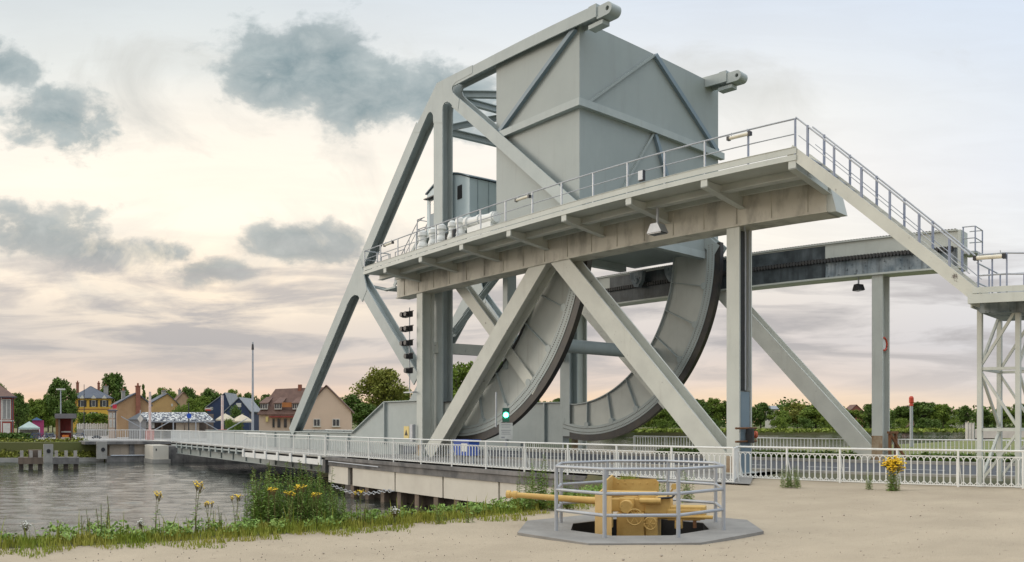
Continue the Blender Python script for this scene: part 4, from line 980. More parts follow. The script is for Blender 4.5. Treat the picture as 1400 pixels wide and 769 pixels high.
def tree_proto(key, H, Wd, m, seed, trunk_h=0.25, nclump=46, nleaf=120, size=0.30, shape='round'):
    rng = random.Random(seed); cr = MB(); tr = MB()
    th = H*trunk_h
    tr.tube([(0,0,-0.3),(0.1*rng.uniform(-1,1),0,th),(0.2*rng.uniform(-1,1),0.2*rng.uniform(-1,1),H*0.72)],0.03*H,7,r1=0.006*H)
    for i in range(nclump):
        u = rng.random(); 
        if shape == 'round':
            zz = th*0.8+(H-th*0.8)*(0.08+0.86*u); prof_ = sin(pi*min(1,max(0,(0.15+0.80*u))))**0.6
        elif shape == 'cone':
            zz = th*0.5+(H-th*0.5)*(0.05+0.93*u); prof_ = (1.05-u)**0.8
        else:
            zz = th*0.3+(H-th*0.3)*(0.1+0.8*u); prof_ = sin(pi*(0.2+0.7*u))**0.5
        a = rng.uniform(0,2*pi); r = Wd/2*prof_*sqrt(rng.random())*0.92
        c = (r*cos(a), r*sin(a), zz); rad = Wd*rng.uniform(0.12,0.22)*(0.6+0.4*prof_)
        leafcloud(cr, rng, c, rad, nleaf, size)
        if i%3 == 0: tr.tube([(0,0,th*0.8+0.2*zz),(c[0]*0.5,c[1]*0.5,(zz+th)*0.5),c],0.012*H,5,r1=0.004*H)
    TREES[key] = (mesh_fast('crown',cr,m), mesh_fast('trunk',tr,bark), H)
tree_proto('dark', 10, 8, leaf_dark, 1); tree_proto('mid', 10, 9, leaf_mid, 2); tree_proto('lite', 8, 8, leaf_lite, 3); tree_proto('olive', 10, 9, leaf_olive, 4)
tree_proto('cone', 12, 6, leaf_dark, 5, 0.15, 40, 90, 0.26, 'cone'); tree_proto('bush', 4, 6, leaf_mid, 6, 0.1, 24, 90, 0.2, 'bush'); tree_proto('bushd', 4, 6, leaf_dark, 8, 0.1, 24, 90, 0.2, 'bush')
tree_proto('round', 12, 11, leaf_olive, 9, 0.22, 66, 130, 0.30)
def tree(key, px, R, top, width_px, label, group='trees around the canal', name='tree', zb=-0.3, cat='tree'):
    cme, tme, H = TREES[key]; loc = pol(px,R,zb)
    hh = hgt(top,R)-zb
    t = local(name, loc, label, cat, group, rz=random.uniform(0,6.28))
    wd = width_px*R/FPX; bw = {'dark':8,'mid':9,'lite':8,'olive':9,'cone':6,'bush':6,'bushd':6,'round':11}[key]
    t.scale = (wd/bw*0.92, wd/bw*0.92, hh/H)
    for nm, me in (('crown',cme),('trunk',tme)):
        o = bpy.data.objects.new(nm, me); C.objects.link(o); o.parent = t
    return t
# left town trees
tree('dark', 24, 120, 538, 34, 'dark tree just behind the red house')
tree('dark', 3, 125, 526, 26, 'dark tree rising over the roof of the red house')
tree('mid', 48, 150, 546, 44, 'mid green tree behind the white tent')
tree('dark', 84, 150, 518, 48, 'tall dark tree touching the yellow house')
tree('mid', 66, 175, 540, 40, 'green tree between the tent and the tall dark tree')
tree('dark', 155, 210, 511, 46, 'broad dark tree behind the yellow house chimneys')
tree('cone', 196, 230, 527, 14, 'narrow dark conifer behind the brick gable house')
tree('mid', 222, 260, 531, 44, 'round tree on the skyline behind the tan houses')
tree('dark', 258, 250, 530, 34, 'dark tree on the skyline before the blue houses')
tree('mid', 262, 140, 545, 34, 'light green tree between tan house and blue house')
tree('bush', 246, 125, 556, 26, 'green shrub above the patterned roof', cat='shrub', name='shrub')
tree('dark', 288, 260, 532, 40, 'dark tree behind the blue houses')
tree('mid', 318, 240, 533, 34, 'green tree on the skyline past the blue gables')
tree('bushd', 322, 118, 556, 30, 'dark rounded shrub behind the parasols', cat='shrub', name='shrub')
tree('dark', 342, 230, 538, 40, 'dark tree behind the flag mast')
tree('dark', 366, 240, 540, 34, 'dark tree beside the big brown roof')
tree('bush', 314, 103, 574, 18, 'low green bush beside the parasols', cat='shrub', name='shrub')
tree('round', 521, 170, 504, 80, 'large round tree between the house and the pillar')
tree('dark', 478, 160, 540, 50, 'dark tree against the gable of the tan house')
tree('mid', 553, 180, 532, 44, 'tree at the foot of the large round tree')
tree('dark', 500, 150, 552, 50, 'dark bushy tree below the large round tree')
tree('mid', 636, 150, 496, 70, 'tree seen through the braces beside the rocker')
tree('dark', 676, 160, 484, 40, 'dark tree glimpsed behind the rocker rim')
tree('dark', 600, 170, 530, 50, 'dark tree behind the signal lamp pillar')
tree('mid', 720, 200, 540, 60, 'green tree behind the rocker segments')
tree('dark', 770, 210, 545, 60, 'dark tree behind the far pillar')
for (px,R,top,w,kd,lb) in ((38,170,552,40,'mid','green tree on the slope beside the dark tree'),(56,190,549,40,'lite','pale tree at the end of the street'),(72,165,556,34,'mid','bushy tree below the tall dark tree'),(90,140,548,36,'dark','dark tree between shelter roof and yellow house'),(210,230,540,40,'dark','dark tree behind the tan roof ridge'),(236,240,536,40,'mid','tree on the skyline above the buff house'),
    (275,230,542,36,'mid','green tree filling the gap before the blue houses'),(300,240,538,40,'dark','dark tree behind the gap of the two blue gables'),(334,200,545,34,'mid','green tree close behind the lower blue house'),(352,210,548,34,'dark','dark tree touching the end of the brown roof'),(462,190,552,40,'mid','tree close behind the tan gable'),(540,160,548,50,'dark','dark tree at the foot of the large round tree, towards the pillar')):
    tree(kd,px,R,top,w,lb)
# right far bank
kinds = ['dark','mid','mid','lite','dark','mid','olive','lite','mid','dark']
rightspec = [(838,215,558,44,'olive'),(872,225,554,46,'lite'),(902,235,550,50,'mid'),(930,240,540,36,'dark'),(952,235,546,42,'dark'),(974,238,545,40,'mid'),(1000,240,548,44,'dark'),(1040,238,551,40,'dark'),
    (1066,232,562,36,'mid'),(1090,250,552,46,'olive'),(1115,238,554,56,'mid'),(1140,236,556,50,'lite'),(1166,240,561,40,'mid'),(1190,245,553,34,'dark'),(1232,240,556,36,'dark'),(1262,240,550,60,'dark'),(1290,238,553,44,'mid'),(1318,260,555,30,'dark'),(1345,270,560,36,'dark'),(1372,265,556,40,'mid'),(1396,270,552,36,'dark')]
lab = ['leafy tree behind the lowest curve of the far rocker','pale tree beside the far rocker curve','tree behind the wide near brace','tall dark tree peeking over the wide near brace','dark tree half hidden by the near column with the cabinet','tree touching the near column with the cabinet','dark tree behind the near column with the cabinet','dark tree standing clear just past the near column',
    'rounded tree below the white distant house','olive tree under the dark hill','broad green tree meeting the far brace','pale willowy tree beside the far brace','tree behind the middle of the far brace','dark tree touching the far column by the water','dark tree just past the far column by the water','broad dark tree behind the red beacon','green tree between beacon and lattice tower','dark tree over the white jetty','dark tree seen through the lattice tower','tree behind the outer legs of the lattice tower','dark tree past the lattice tower, cut by the frame']
for (px,R,top,w,kd),lb in zip(rightspec,lab):
    tree(kd,px,R,top,w,lb,'trees on the far bank',zb=-0.4)
bl = ['low bush on the far bank below the wide near brace','low bush on the far bank beside the near column','round yellow green bush on the far bank','low bush near the far brace foot','bush under the pale willowy tree','bush just past the far column by the water','low bush below the beacon trees','bush beside the white mooring posts']
for (px,w,top),lb in zip(((905,30,574),(968,34,572),(1065,26,571),(1100,30,572),(1135,36,570),(1235,30,573),(1270,40,572),(1305,26,575)),bl):
    tree('bush' if px%2 else 'bushd',px,226,top,w,lb,'bushes on the far bank',name='bush',zb=-0.4,cat='bush')
# wooded skyline, one mass
def skyline():
    rng = random.Random(21); mb = MB()
    for i in range(150):
        px = rng.uniform(560,1420); R = rng.uniform(300,420); top = 556+4*sin(px*0.05)+rng.uniform(-2,6)
        if 1045 < px < 1115: top -= 9*sin(pi*(px-1045)/70)
        h = hgt(top,R); p = pol(px,R)
        for k in range(3): leafcloud(mb,rng,(p.x+rng.uniform(-5,5),p.y+rng.uniform(-5,5),max(1.2,h-3-3*k)),rng.uniform(3,5),46,0.8)
    for i in range(90):
        px = rng.uniform(-40,580); R = rng.uniform(280,380); top = 548+3*sin(px*0.04)+rng.uniform(-2,6); h = hgt(top,R); p = pol(px,R)
        for k in range(3): leafcloud(mb,rng,(p.x+rng.uniform(-5,5),p.y+rng.uniform(-5,5),max(1.2,h-3-3*k)),rng.uniform(3,5),46,0.8)
    me = mesh_fast('woodland',mb,leaf_dark); o = bpy.data.objects.new('woodland',me); C.objects.link(o)
    tag(o,'dark wooded skyline beyond the canal and the houses','woodland',kind='stuff')
skyline()
# grass -----------------------------------------------------------
def blades(mb, rng, x, y, z, h, lean=0.35, w=0.012):
    a = rng.uniform(0,2*pi); l = h*rng.uniform(0,lean); dx, dy = cos(a)*l, sin(a)*l; b = a+pi/2; wx, wy = cos(b)*w, sin(b)*w
    i = len(mb.v)
    mb.v += [(x-wx,y-wy,z),(x+wx,y+wy,z),(x+dx*0.4+wx*0.7,y+dy*0.4+wy*0.7,z+h*0.6),(x+dx*0.4-wx*0.7,y+dy*0.4-wy*0.7,z+h*0.6),(x+dx,y+dy,z+h)]
    mb.f += [(i,i+1,i+2,i+3),(i+3,i+2,i+4)]
def edge_y(x):
    for (x0,y0),(x1,y1) in zip(pts[:-1],pts[1:]):
        if x0 <= x <= x1: return y0+(y1-y0)*(x-x0)/(x1-x0)
    return 13
def bank_grass():
    rng = random.Random(4); mb = MB()
    for i in range(42000):
        x = rng.uniform(-3,19.0); e = edge_y(x); wob = 0.28*sin(x*2.1)+0.2*sin(x*5.3+1)+0.15*sin(x*11.7)
        off = rng.uniform(-1.15-wob,0.9); 
        if off < -0.5 and rng.random() < 0.55: continue
        z = -0.09 if off < 0 else -0.06-0.55*off
        tuft = 0.6+0.4*sin(x*3.7+off*4)*sin(x*1.3)
        h = rng.uniform(0.05,0.16)*(0.7+0.6*tuft)*(0.55 if off < -0.6 else 1.0)
        if rng.random() < 0.02: h *= 2.6
        blades(mb,rng,x,e+off,z,h,0.6,0.009)
    me = mesh_fast('grass',mb,grassm); o = bpy.data.objects.new('grass',me); C.objects.link(o); tag(o,'ragged green grass along the edge of the canal bank','grass',kind='stuff')
bank_grass()
def low_weeds():
    rng = random.Random(14); mb = MB()
    for i in range(260):
        x = rng.uniform(-2,17.5); e = edge_y(x); off = rng.uniform(-0.45,0.6)
        leafcloud(mb,rng,(x,e+off,0.03),rng.uniform(0.06,0.2),26,0.035,0.6)
    me = mesh_fast('ground_cover',mb,weedm); o = bpy.data.objects.new('ground_cover',me); C.objects.link(o); tag(o,'low leafy ground cover mixed in the bank grass','ground cover',kind='stuff')
low_weeds()
def weed_proto(H, seed, flower=None, leafy=1.0, sp=0.16, nst=5, nfl=12, spread=0.03, fs=1.0):
    rng = random.Random(seed); st = MB(); lf = MB(); fl = MB()
    for s in range(nst):
        a = rng.uniform(0,2*pi); r = rng.uniform(0,sp); x0, y0 = r*cos(a), r*sin(a); h = H*rng.uniform(0.65,1.0); lx, ly = rng.gauss(0,0.06*H), rng.gauss(0,0.06*H)
        P_ = [(x0+lx*u*u, y0+ly*u*u, -0.1+h*u) for u in (0,0.35,0.7,1.0)]
        st.tube(P_,0.0065,5,r1=0.003)
        n = int(44*leafy)
        for k in range(n):
            u = 0.06+0.92*(k+rng.random())/n; aa = rng.uniform(0,2*pi); L_ = H*0.12*(1.15-0.8*u)*rng.uniform(0.6,1.2); base = Vector((x0+lx*u*u,y0+ly*u*u,-0.1+h*u))
            d_ = Vector((cos(aa),sin(aa),rng.uniform(-0.1,0.7))).normalized(); sd = d_.cross(Vector((0,0,1))).normalized()*L_*0.16; i = len(lf.v)
            lf.v += [tuple(base),tuple(base+d_*L_*0.5+sd),tuple(base+d_*L_+Vector((0,0,-L_*0.25))),tuple(base+d_*L_*0.5-sd)]; lf.f.append((i,i+1,i+2,i+3))
        if flower:
            top = Vector(P_[-1])
            for k in range(nfl):
                c_ = top+Vector((rng.gauss(0,spread),rng.gauss(0,spread),rng.gauss(0,spread*0.75)))
                st.tube([top-Vector((0,0,0.1)),c_],0.003,4)
                fl.lathe([(0.002,-0.003),(0.012*fs,0.003),(0.013*fs,0.005*fs),(0.005*fs,0.009*fs)],6,c_,(rng.gauss(0,.3),rng.gauss(0,.3),1))
    r = [mesh_fast('stem',st,stemm), mesh_fast('leaf',lf,weedm)]
    if flower: r.append(mesh_fast('flower',fl,flower))
    return r
WP = {'tall':weed_proto(1.45,1,None,1.5,0.22,7),'tall2':weed_proto(1.25,2,None,1.7,0.25,8),'ragwort':weed_proto(0.95,3,petal,0.5,0.05,2),'ragwort2':weed_proto(0.75,5,petal,0.6,0.07,3),'small':weed_proto(0.5,6,None,1.0,0.12,5),'white':weed_proto(0.35,7,petalw,0.8,0.1,4),'bushy':weed_proto(0.8,9,petal,1.3,0.24,13,26,0.075,2.0)}
def weed(kind, x, y, label, group, s=1.0, z=-0.05, name='weed', cat='plant'):
    t = local(name,(x,y,z),label,cat,group,rz=random.uniform(0,6.28)); t.scale = (s,s,s)
    for me in WP[kind]:
        o = bpy.data.objects.new(me.name.split('.')[0],me); C.objects.link(o); o.parent = t
rng = random.Random(33)
lbl = 'tall leafy green weed in the dense clump at the canal edge'
for i in range(34):
    px = rng.uniform(345,472); R = rng.uniform(14.6,16.2); p = pol(px,R)
    weed('tall' if i%2 else 'tall2', p.x,p.y, lbl, 'tall weeds in the clump', rng.uniform(0.55,0.95)*(1.0 if px < 440 else 0.8), z=-0.2)
rag = [(215,13.3,0.95,'ragwort','leaning yellow ragwort standing alone against the water, shorter than the tall one'),(270,13.5,1.15,'ragwort','tall thin yellow ragwort standing before the weed clump'),(284,13.4,0.8,'ragwort2','short yellow ragwort at the foot of the tall thin one'),
    (322,13.9,0.9,'ragwort2','yellow ragwort at the open water side of the weed clump'),(372,14.2,1.05,'ragwort2','yellow ragwort in front of the weed clump, on the open water half'),(398,14.2,0.95,'ragwort2','yellow ragwort in the middle of the weed clump'),(408,14.4,1.1,'ragwort2','yellow ragwort just past the clump centre'),(430,14.3,0.9,'ragwort2','yellow ragwort at the towards the pillar of the clump'),(490,14.8,0.9,'ragwort2','yellow ragwort before the dark piles')]
for px,R,s,k,lb_ in rag:
    p = pol(px,R); weed(k,p.x,p.y,lb_,'yellow ragwort on the bank',s,name='ragwort')
sm = ['small weed farthest from the bridge on the bank','small weed before the grass tuft','bushy small weed beside the grass tuft','small weed beside the leaning ragwort','small weed below the tall ragwort','small weed on the abutment side of the clump','small weed in front of the piles','small weed at the piles, nearer the gun','small weed where the bank meets the gravel']
for i,(px,s) in enumerate(((35,0.9),(120,1.0),(145,1.5),(190,0.8),(300,1.0),(500,1.0),(540,1.0),(600,0.9),(640,0.8))):
    R = 12.75+px*0.0038; p = pol(px,R); weed('small' if i%3 else 'white',p.x,p.y,sm[i],'small weeds on the bank',s)
for i,(px,R,s,k,lb_) in enumerate(((718,17.2,0.75,'tall2','leafy weed behind the muzzle of the gun barrel'),(735,17.6,0.85,'tall','tallest weed behind the gun barrel'),(752,17.4,0.75,'tall2','leafy weed touching the guard ring'),(775,17.5,0.6,'tall','weed behind the shield of the gun'),(900,18.4,0.6,'tall2','low weed behind the breech of the gun'),(940,18.8,0.6,'tall','low weed close behind the gun breech'))):
    p = pol(px,R); weed(k,p.x,p.y,lb_,'weeds behind the gun',s)
for (px,R,s,k,lb_) in ((1075,23.1,0.55,'tall2','low green weed at the foot of the roadside railing'),(1083,23.2,0.5,'tall2','low green weed close beside the first railing post'),(1090,23.0,0.45,'tall','low spreading weed under the roadside railing'),(1188,22.3,0.4,'tall','small dark weed at the railing, near the yellow flowers')):
    p = pol(px,R); weed(k,p.x,p.y,lb_,'weeds along the railing',s)
p = pol(1221,22.0); weed('bushy',p.x,p.y,'yellow flowering bush growing through the roadside railing','flowers at the railing',1.15,name='flowering_bush',cat='bush')
p = pol(1225,21.9); weed('small',p.x,p.y,'dark low weed under the yellow flowering bush','weeds along the railing',0.9)
# grassy slope on the far quay
fs = MB(); fs.add([(-60,81.6,-1.9),(13.5,81.6,-1.9),(13.5,84.6,-0.2),(-60,84.6,-0.2)],[(0,1,2,3)]); tag(fs.build('far_bank', farland), kind='structure')
fq = MB().box(-60,15.5,81.1,81.7,-3,-1.72); tag(fq.build('quay_edge', concrete, loc=(-20,81.4,-3)), 'low concrete edge of the far quay at the waterline', 'wall')
def far_grass():
    rng = random.Random(8); mb = MB()
    for i in range(900):
        x = rng.uniform(-8,14.5); u = rng.random(); leafcloud(mb,rng,(x,81.8+2.9*u,-1.75+1.65*u),rng.uniform(0.3,0.75)*(0.6+0.5*sin(x*1.3)**2),20,0.17,0.6)
    me = mesh_fast('bank_scrub',mb,leaf_olive); o = bpy.data.objects.new('bank_scrub',me); C.objects.link(o); tag(o,'rough grass and scrub on the far quay slope','scrub',kind='stuff')
    mb = MB()
    for i in range(700):
        px = rng.uniform(840,1330); R = rng.uniform(205,226); p = pol(px,R); leafcloud(mb,rng,(p.x,p.y,-0.3),rng.uniform(0.6,1.2),10,0.5,0.35)
    me = mesh_fast('bank_reeds',mb,leaf_lite); o = bpy.data.objects.new('bank_reeds',me); C.objects.link(o); tag(o,'pale reeds and grass on the far bank beyond the road','reeds',kind='stuff')
far_grass()

# ================================================================== TOWN ON THE FAR BANK
def wallmat(n, c, c2=None): return mat(n, c, c2, 0.8, 0.85, 0.1, 10)
tile_brown = mat('brown_tiles',(0.17,0.10,0.075),(0.12,0.07,0.055),1.5,0.8,0.3,8)
slate = mat('slate',(0.085,0.10,0.13),(0.065,0.08,0.105),1.2,0.6,0.2,8)
slate_lite = mat('pale_slate',(0.26,0.28,0.30),(0.2,0.22,0.24),1.2,0.6)
brick = mat('brick',(0.30,0.12,0.075),(0.22,0.09,0.06),3,0.85)
trimw = mat('white_trim',(0.66,0.63,0.56),None,3,0.7)
shut = mat('shutter_dark',(0.045,0.04,0.04),None,3,0.6)
def house(px0, px1, R, eave, ridge, base, yaw, depth, wallm, roofm, label, name='house', style='gable_side', wins=(), chims=(), doors=(), group='houses of the far bank', hip=0.0, overhang=0.35, cat='house', zb=-0.25):
    """front wall faces the camera (turned by yaw); px/py measured in the photograph and converted to metres at range R"""
    pxc = (px0+px1)/2; loc = pol(pxc,R,zb); w = (px1-px0)*R/FPX; he = hgt(eave,R)-zb; hr = hgt(ridge,R)-zb
    t = local(name,loc,label,cat,group,rz=-azi(pxc)+yaw)
    x0,x1 = -w/2,w/2
    fz = lambda py: hgt(py,R)-zb
    fxx = lambda p: (p-pxc)*R/FPX
    if style == 'gable_front':
        MB().prismy([(x0,0),(x1,0),(x1,he),((fxx(hip) if hip else 0),hr),(x0,he)],0,depth).build('wall',wallm,t,world=False)
        xm = fxx(hip) if hip else 0; r = MB(); o = overhang; th = 0.16
        for xe,sg_ in ((x0,-1),(x1,1)):
            dx = (xe-xm); dz = he-hr; k = o/abs(dx)
            e = (xe+dx*k, he+dz*k)
            r.prismy([(xm,hr+0.01),(e[0],e[1]+0.01),(e[0],e[1]+th),(xm,hr+th)],-o*0.7,depth+o*0.7)
        r.build('roof',roofm,t,world=False)
    else:
        MB().box(x0,x1,0,depth,0,he).build('wall',wallm,t,world=False)
        r = MB(); o = overhang; hp = hip
        vs = [(x0-o,-o,he),(x1+o,-o,he),(x1+o,depth+o,he),(x0-o,depth+o,he),(x0-o+hp,depth/2,hr),(x1+o-hp,depth/2,hr)]
        r.add(vs,[(0,3,2,1),(0,1,5,4),(1,2,5),(2,3,4,5),(3,0,4)]); rf = r.build('roof',roofm,t,world=False)
        if hp == 0:
            MB().prismx([(0,he),(depth,he),(depth/2,hr-0.02)],x0,x1).build('gable',wallm,t,world=False)
    if style != 'gable_front':
        MB().bar((x0-overhang,-overhang-0.06,he+0.02),(x1+overhang,-overhang-0.06,he+0.02),0.12,0.12).build('gutter',slate,t,world=False); MB().tube([(x1-0.15,-0.08,0),(x1-0.15,-0.08,he)],0.05,6).build('downpipe',slate,t,world=False)
    for wdef in wins:
        a,b,y0,y1 = wdef[:4]; m1 = wdef[4] if len(wdef) > 4 else glassdark
        f = MB().box(fxx(a),fxx(b),-0.07,0.02,fz(y1),fz(y0)).build('window',trimw,t,world=False)
        q = 0.09; MB().box(fxx(a)+q,fxx(b)-q,-0.09,-0.071,fz(y1)+q,fz(y0)-q).build('pane',m1,f,world=False)
        if len(wdef) > 5:
            ww_ = (fxx(b)-fxx(a))*0.55; s_ = MB().box(fxx(a)-ww_,fxx(a)-0.02,-0.1,-0.03,fz(y1),fz(y0)).box(fxx(b)+0.02,fxx(b)+ww_,-0.1,-0.03,fz(y1),fz(y0)); s_.build('shutter',shut,f,world=False)
        else:
            MB().box((fxx(a)+fxx(b))/2-0.05,(fxx(a)+fxx(b))/2+0.05,-0.11,-0.091,fz(y1)+q,fz(y0)-q).build('mullion',trimw,f,world=False)
    for (a,b,y0,y1,m1) in doors:
        MB().box(fxx(a),fxx(b),-0.08,0.02,fz(y1),fz(y0)).build('door',m1,t,world=False)
    for (a,b,y0,y1,yd,m1) in chims:
        c_ = MB().box(fxx(a),fxx(b),yd,yd+0.9,fz(y1),fz(y0)); c_.box(fxx(a)-0.08,fxx(b)+0.08,yd-0.08,yd+0.98,fz(y0),fz(y0)+0.12); cc_ = c_.build('chimney',m1,t,world=False)
        MB().lathe([(0.14,0),(0.12,0.35)],8,((fxx(a)+fxx(b))/2,yd+0.45,fz(y0)+0.12)).build('pot',brick,cc_,world=False)
    return t,fxx,fz
# red house at the left edge
t,fx,fz = house(-40,19,95,543.5,522,598,0,7,mat('red_render',(0.36,0.07,0.05),(0.28,0.06,0.045),2,0.8),tile_brown,'red and white house with a tall shuttered window, cut by the frame',hip=2.2,style='hip',
    wins=((3,15,546,574,mat('blind_grey',(0.30,0.29,0.27),None,3,0.7)),(-14,-2,546,574)),doors=((4,14,579,596,trimw),))
b_ = MB(); b_.box(fx(-40),fx(19),-0.06,0.0,fz(576.5),fz(575)); b_.box(fx(1),fx(2.6),-0.05,0.0,fz(599),fz(543.5)); b_.build('trim',trimw,t,world=False)
# yellow house
t,fx,fz = house(95,153,165,545,527,583,0.0,9,mat('yellow_render',(0.70,0.43,0.07),(0.64,0.38,0.06),1.2,0.8,streak=0.3,streakcol=(0.2,0.14,0.08)),slate,'yellow house with dark shutters and hipped slate roof',hip=4.6,style='hip',
    wins=((109.8,115.2,547.5,556.5,glassdark,1),(125.3,130.7,547.5,556.5,glassdark,1),(139.8,145.2,547.5,556.5,glassdark,1),(110,115,564,572,glassdark,1),(125,130.5,564,571,glassdark,1)),
    chims=((103.5,107.5,522.5,540,4.5,brick),(133.5,137,523,534,4.5,brick),(142,148.5,528,543,3.0,concrete)))
for c_ in (112.5,128,142.5):
    d_ = MB(); d_.prismy([(fx(c_-3.6),fz(545.2)),(fx(c_+3.6),fz(545.2)),(fx(c_),fz(540.6))],-0.5,1.2); d_.build('pediment',trimw,t,world=False)
q_ = MB()
for k in range(7): q_.box(fx(98.2),fx(100.2),-0.06,0,fz(548.6+1.9*k+0.9),fz(548.6+1.9*k)); q_.box(fx(103),fx(105),-0.06,0,fz(548.6+1.9*k+0.9),fz(548.6+1.9*k))
q_.box(fx(95),fx(153),-0.05,0,fz(560.3),fz(559.2)); q_.build('quoin',brick,t,world=False)
# brick gable house and neighbours
house(160,205,112,553,538,590,0.10,10,mat('ochre_brick',(0.44,0.29,0.16),(0.33,0.20,0.10),0.5,0.85,streak=0.3,streakcol=(0.2,0.14,0.08)),slate,'ochre brick house with blank gable and tall chimney',style='gable_front',hip=187,
    chims=((185.5,191.5,529,572,-0.5,brick),(171,176,534,546,5.0,concrete)))
house(206,243,160,552,539,585,0.15,9,mat('tan_render',(0.52,0.33,0.14),(0.43,0.27,0.12),0.5,0.85,streak=0.3,streakcol=(0.2,0.14,0.08)),slate,'tan gabled house behind the patterned roof',style='gable_front',hip=229,wins=((234,236.5,552.5,556),),chims=((226,231,534,543,4.0,concrete),))
house(240,262,190,549,537,585,0.12,8,mat('buff_render',(0.45,0.31,0.19),None,0.5,0.85),tile_brown,'small buff gabled house before the blue houses',style='gable_front',chims=((246,250,533,541,3.0,concrete),))
t,fx,fz = house(148,159.5,104,562,559,588,0,1.6,mat('cream_render',(0.55,0.42,0.32),None,0.5,0.8),tile_brown,'narrow cream kiosk with tall dark windows beside the brick house',name='kiosk',cat='kiosk',style='hip',hip=0.3,overhang=0.12,group='small buildings on the quay',
    wins=((149.6,153.2,565,572),(154.6,158.2,565,572),(149.6,153.2,574,585),(154.6,158.2,574,585)))
MB().box(fx(154),fx(159.6),-0.15,-0.08,fz(559),fz(553.5)).build('sign_panel',mat('signal_red',(0.55,0.03,0.06),None,3,0.5),t,world=False)
# patterned roof cafe
def pattern_mat():
    m = bpy.data.materials.new('patterned_roof'); m.use_nodes = True; N,L = m.node_tree.nodes,m.node_tree.links; b = N['Principled BSDF']; b.inputs['Roughness'].default_value = 0.7
    tc = N.new('ShaderNodeTexCoord'); mp = N.new('ShaderNodeMapping'); mp.inputs[2].default_value = (0,0,0.7); mp.inputs[3].default_value = (1.0,0.55,0.8); L.new(tc.outputs['Object'],mp.inputs[0])
    x = N.new('ShaderNodeTexNoise'); x.inputs['Scale'].default_value = 2.3; x.inputs['Detail'].default_value = 2; x.inputs['Distortion'].default_value = 1.6; L.new(mp.outputs[0],x.inputs['Vector'])
    r = N.new('ShaderNodeValToRGB'); r.color_ramp.interpolation = 'CONSTANT'; e = r.color_ramp.elements; e[0].color = (0.03,0.035,0.05,1); e[1].position = 0.47; e[1].color = (0.10,0.13,0.18,1)
    k = e.new(0.52); k.color = (0.55,0.55,0.52,1); L.new(x.outputs['Fac'],r.inputs[0]); L.new(r.outputs[0],b.inputs['Base Color']); return m
pm = pattern_mat()
cf = local('cafe_shelter',pol(240,102,-0.25),'open cafe shelter with speckled dark and white roof','shelter','small buildings on the quay',rz=-azi(240))
k = 102/FPX; zz = lambda py: hgt(py,102)+0.25
W0,W1 = (186-240)*k,(294-240)*k
MB().add([(W0,0,zz(575.5)),(W1,0,zz(575.5)),(W1-1.0,4.2,zz(563.5)),(W0+0.6,4.2,zz(563.5)),(W0,0,zz(576.3)),(W1,0,zz(576.3)),(W1-1.0,4.2,zz(564.3)),(W0+0.6,4.2,zz(564.3))],[(0,1,2,3),(7,6,5,4),(0,4,5,1),(1,5,6,2),(2,6,7,3),(3,7,4,0)]).build('roof',pm,cf,world=False)
MB().box(W0,W1,4.0,4.2,0,zz(566)).build('back_wall',mat('shelter_wall',(0.16,0.12,0.10),(0.22,0.18,0.15),1,0.8),cf,world=False)
MB().box(W0,W1,-0.03,0.03,zz(577.8),zz(576.4)).build('gutter',galv,cf,world=False)
for i in range(7):
    x = W0+(W1-W0)*(i+0.3)/7; MB().bar((x,0.05,0),(x,0.05,zz(576.5)),0.14,0.14).build('post',galv if i%2 else timber,cf,world=False)
MB().box(W0+4.8,W0+7.6,0.4,0.5,0,zz(578.5)).build('panel',mat('pale_board',(0.45,0.37,0.28),None,1,0.8),cf,world=False)
MB().box(W0+1.2,W0+2.2,0.4,0.5,zz(586),zz(579)).build('menu_board',trimw,cf,world=False)
lean = local('lean_to_hut',pol(186,101,-0.25),'grey hut with steep roof beside the patterned shelter','hut','small buildings on the quay',rz=-azi(186))
MB().box(-0.9,1.2,0.0,2.6,0,zz(574)).build('wall',mat('hut_wall',(0.28,0.27,0.26),None,1,0.8),lean,world=False)
MB().prismy([(-1.05,zz(574)),(1.35,zz(574)),(0.4,zz(565))],-0.2,2.8).build('roof',slate_lite,lean,world=False)
# blue houses
bluew = mat('blue_slate_wall',(0.03,0.05,0.11),(0.025,0.04,0.09),0.6,0.6)
house(283,315,175,556,538,585,-0.25,10,bluew,slate_lite,'taller of the two dark blue gabled houses',style='gable_front',hip=308,wins=((287,291,557,561),))
house(309,341,160,561,544.5,585,-0.25,10,bluew,slate_lite,'lower dark blue gabled house with a white window',style='gable_front',hip=327,wins=((323,330,551.5,557,mat('white_blind',(0.6,0.6,0.58),None,2,0.7)),))
wb = local('dormer_balcony',pol(284,170,-0.25),'small white balcony with red flowers on the blue house side','balcony','small buildings on the quay',rz=-azi(284))
k2_ = 170/FPX
MB().box(-4*k2_,5*k2_,-0.9,1.0,hgt(560,170),hgt(559,170)).build('floor',trimw,wb,world=False); MB().box(-4*k2_,5*k2_,-0.9,-0.82,hgt(560,170),hgt(556.5,170)).build('balustrade',trimw,wb,world=False); MB().box(-3*k2_,4*k2_,-1.1,-0.92,hgt(560.5,170),hgt(558.5,170)).build('flower_box',redpaint,wb,world=False)
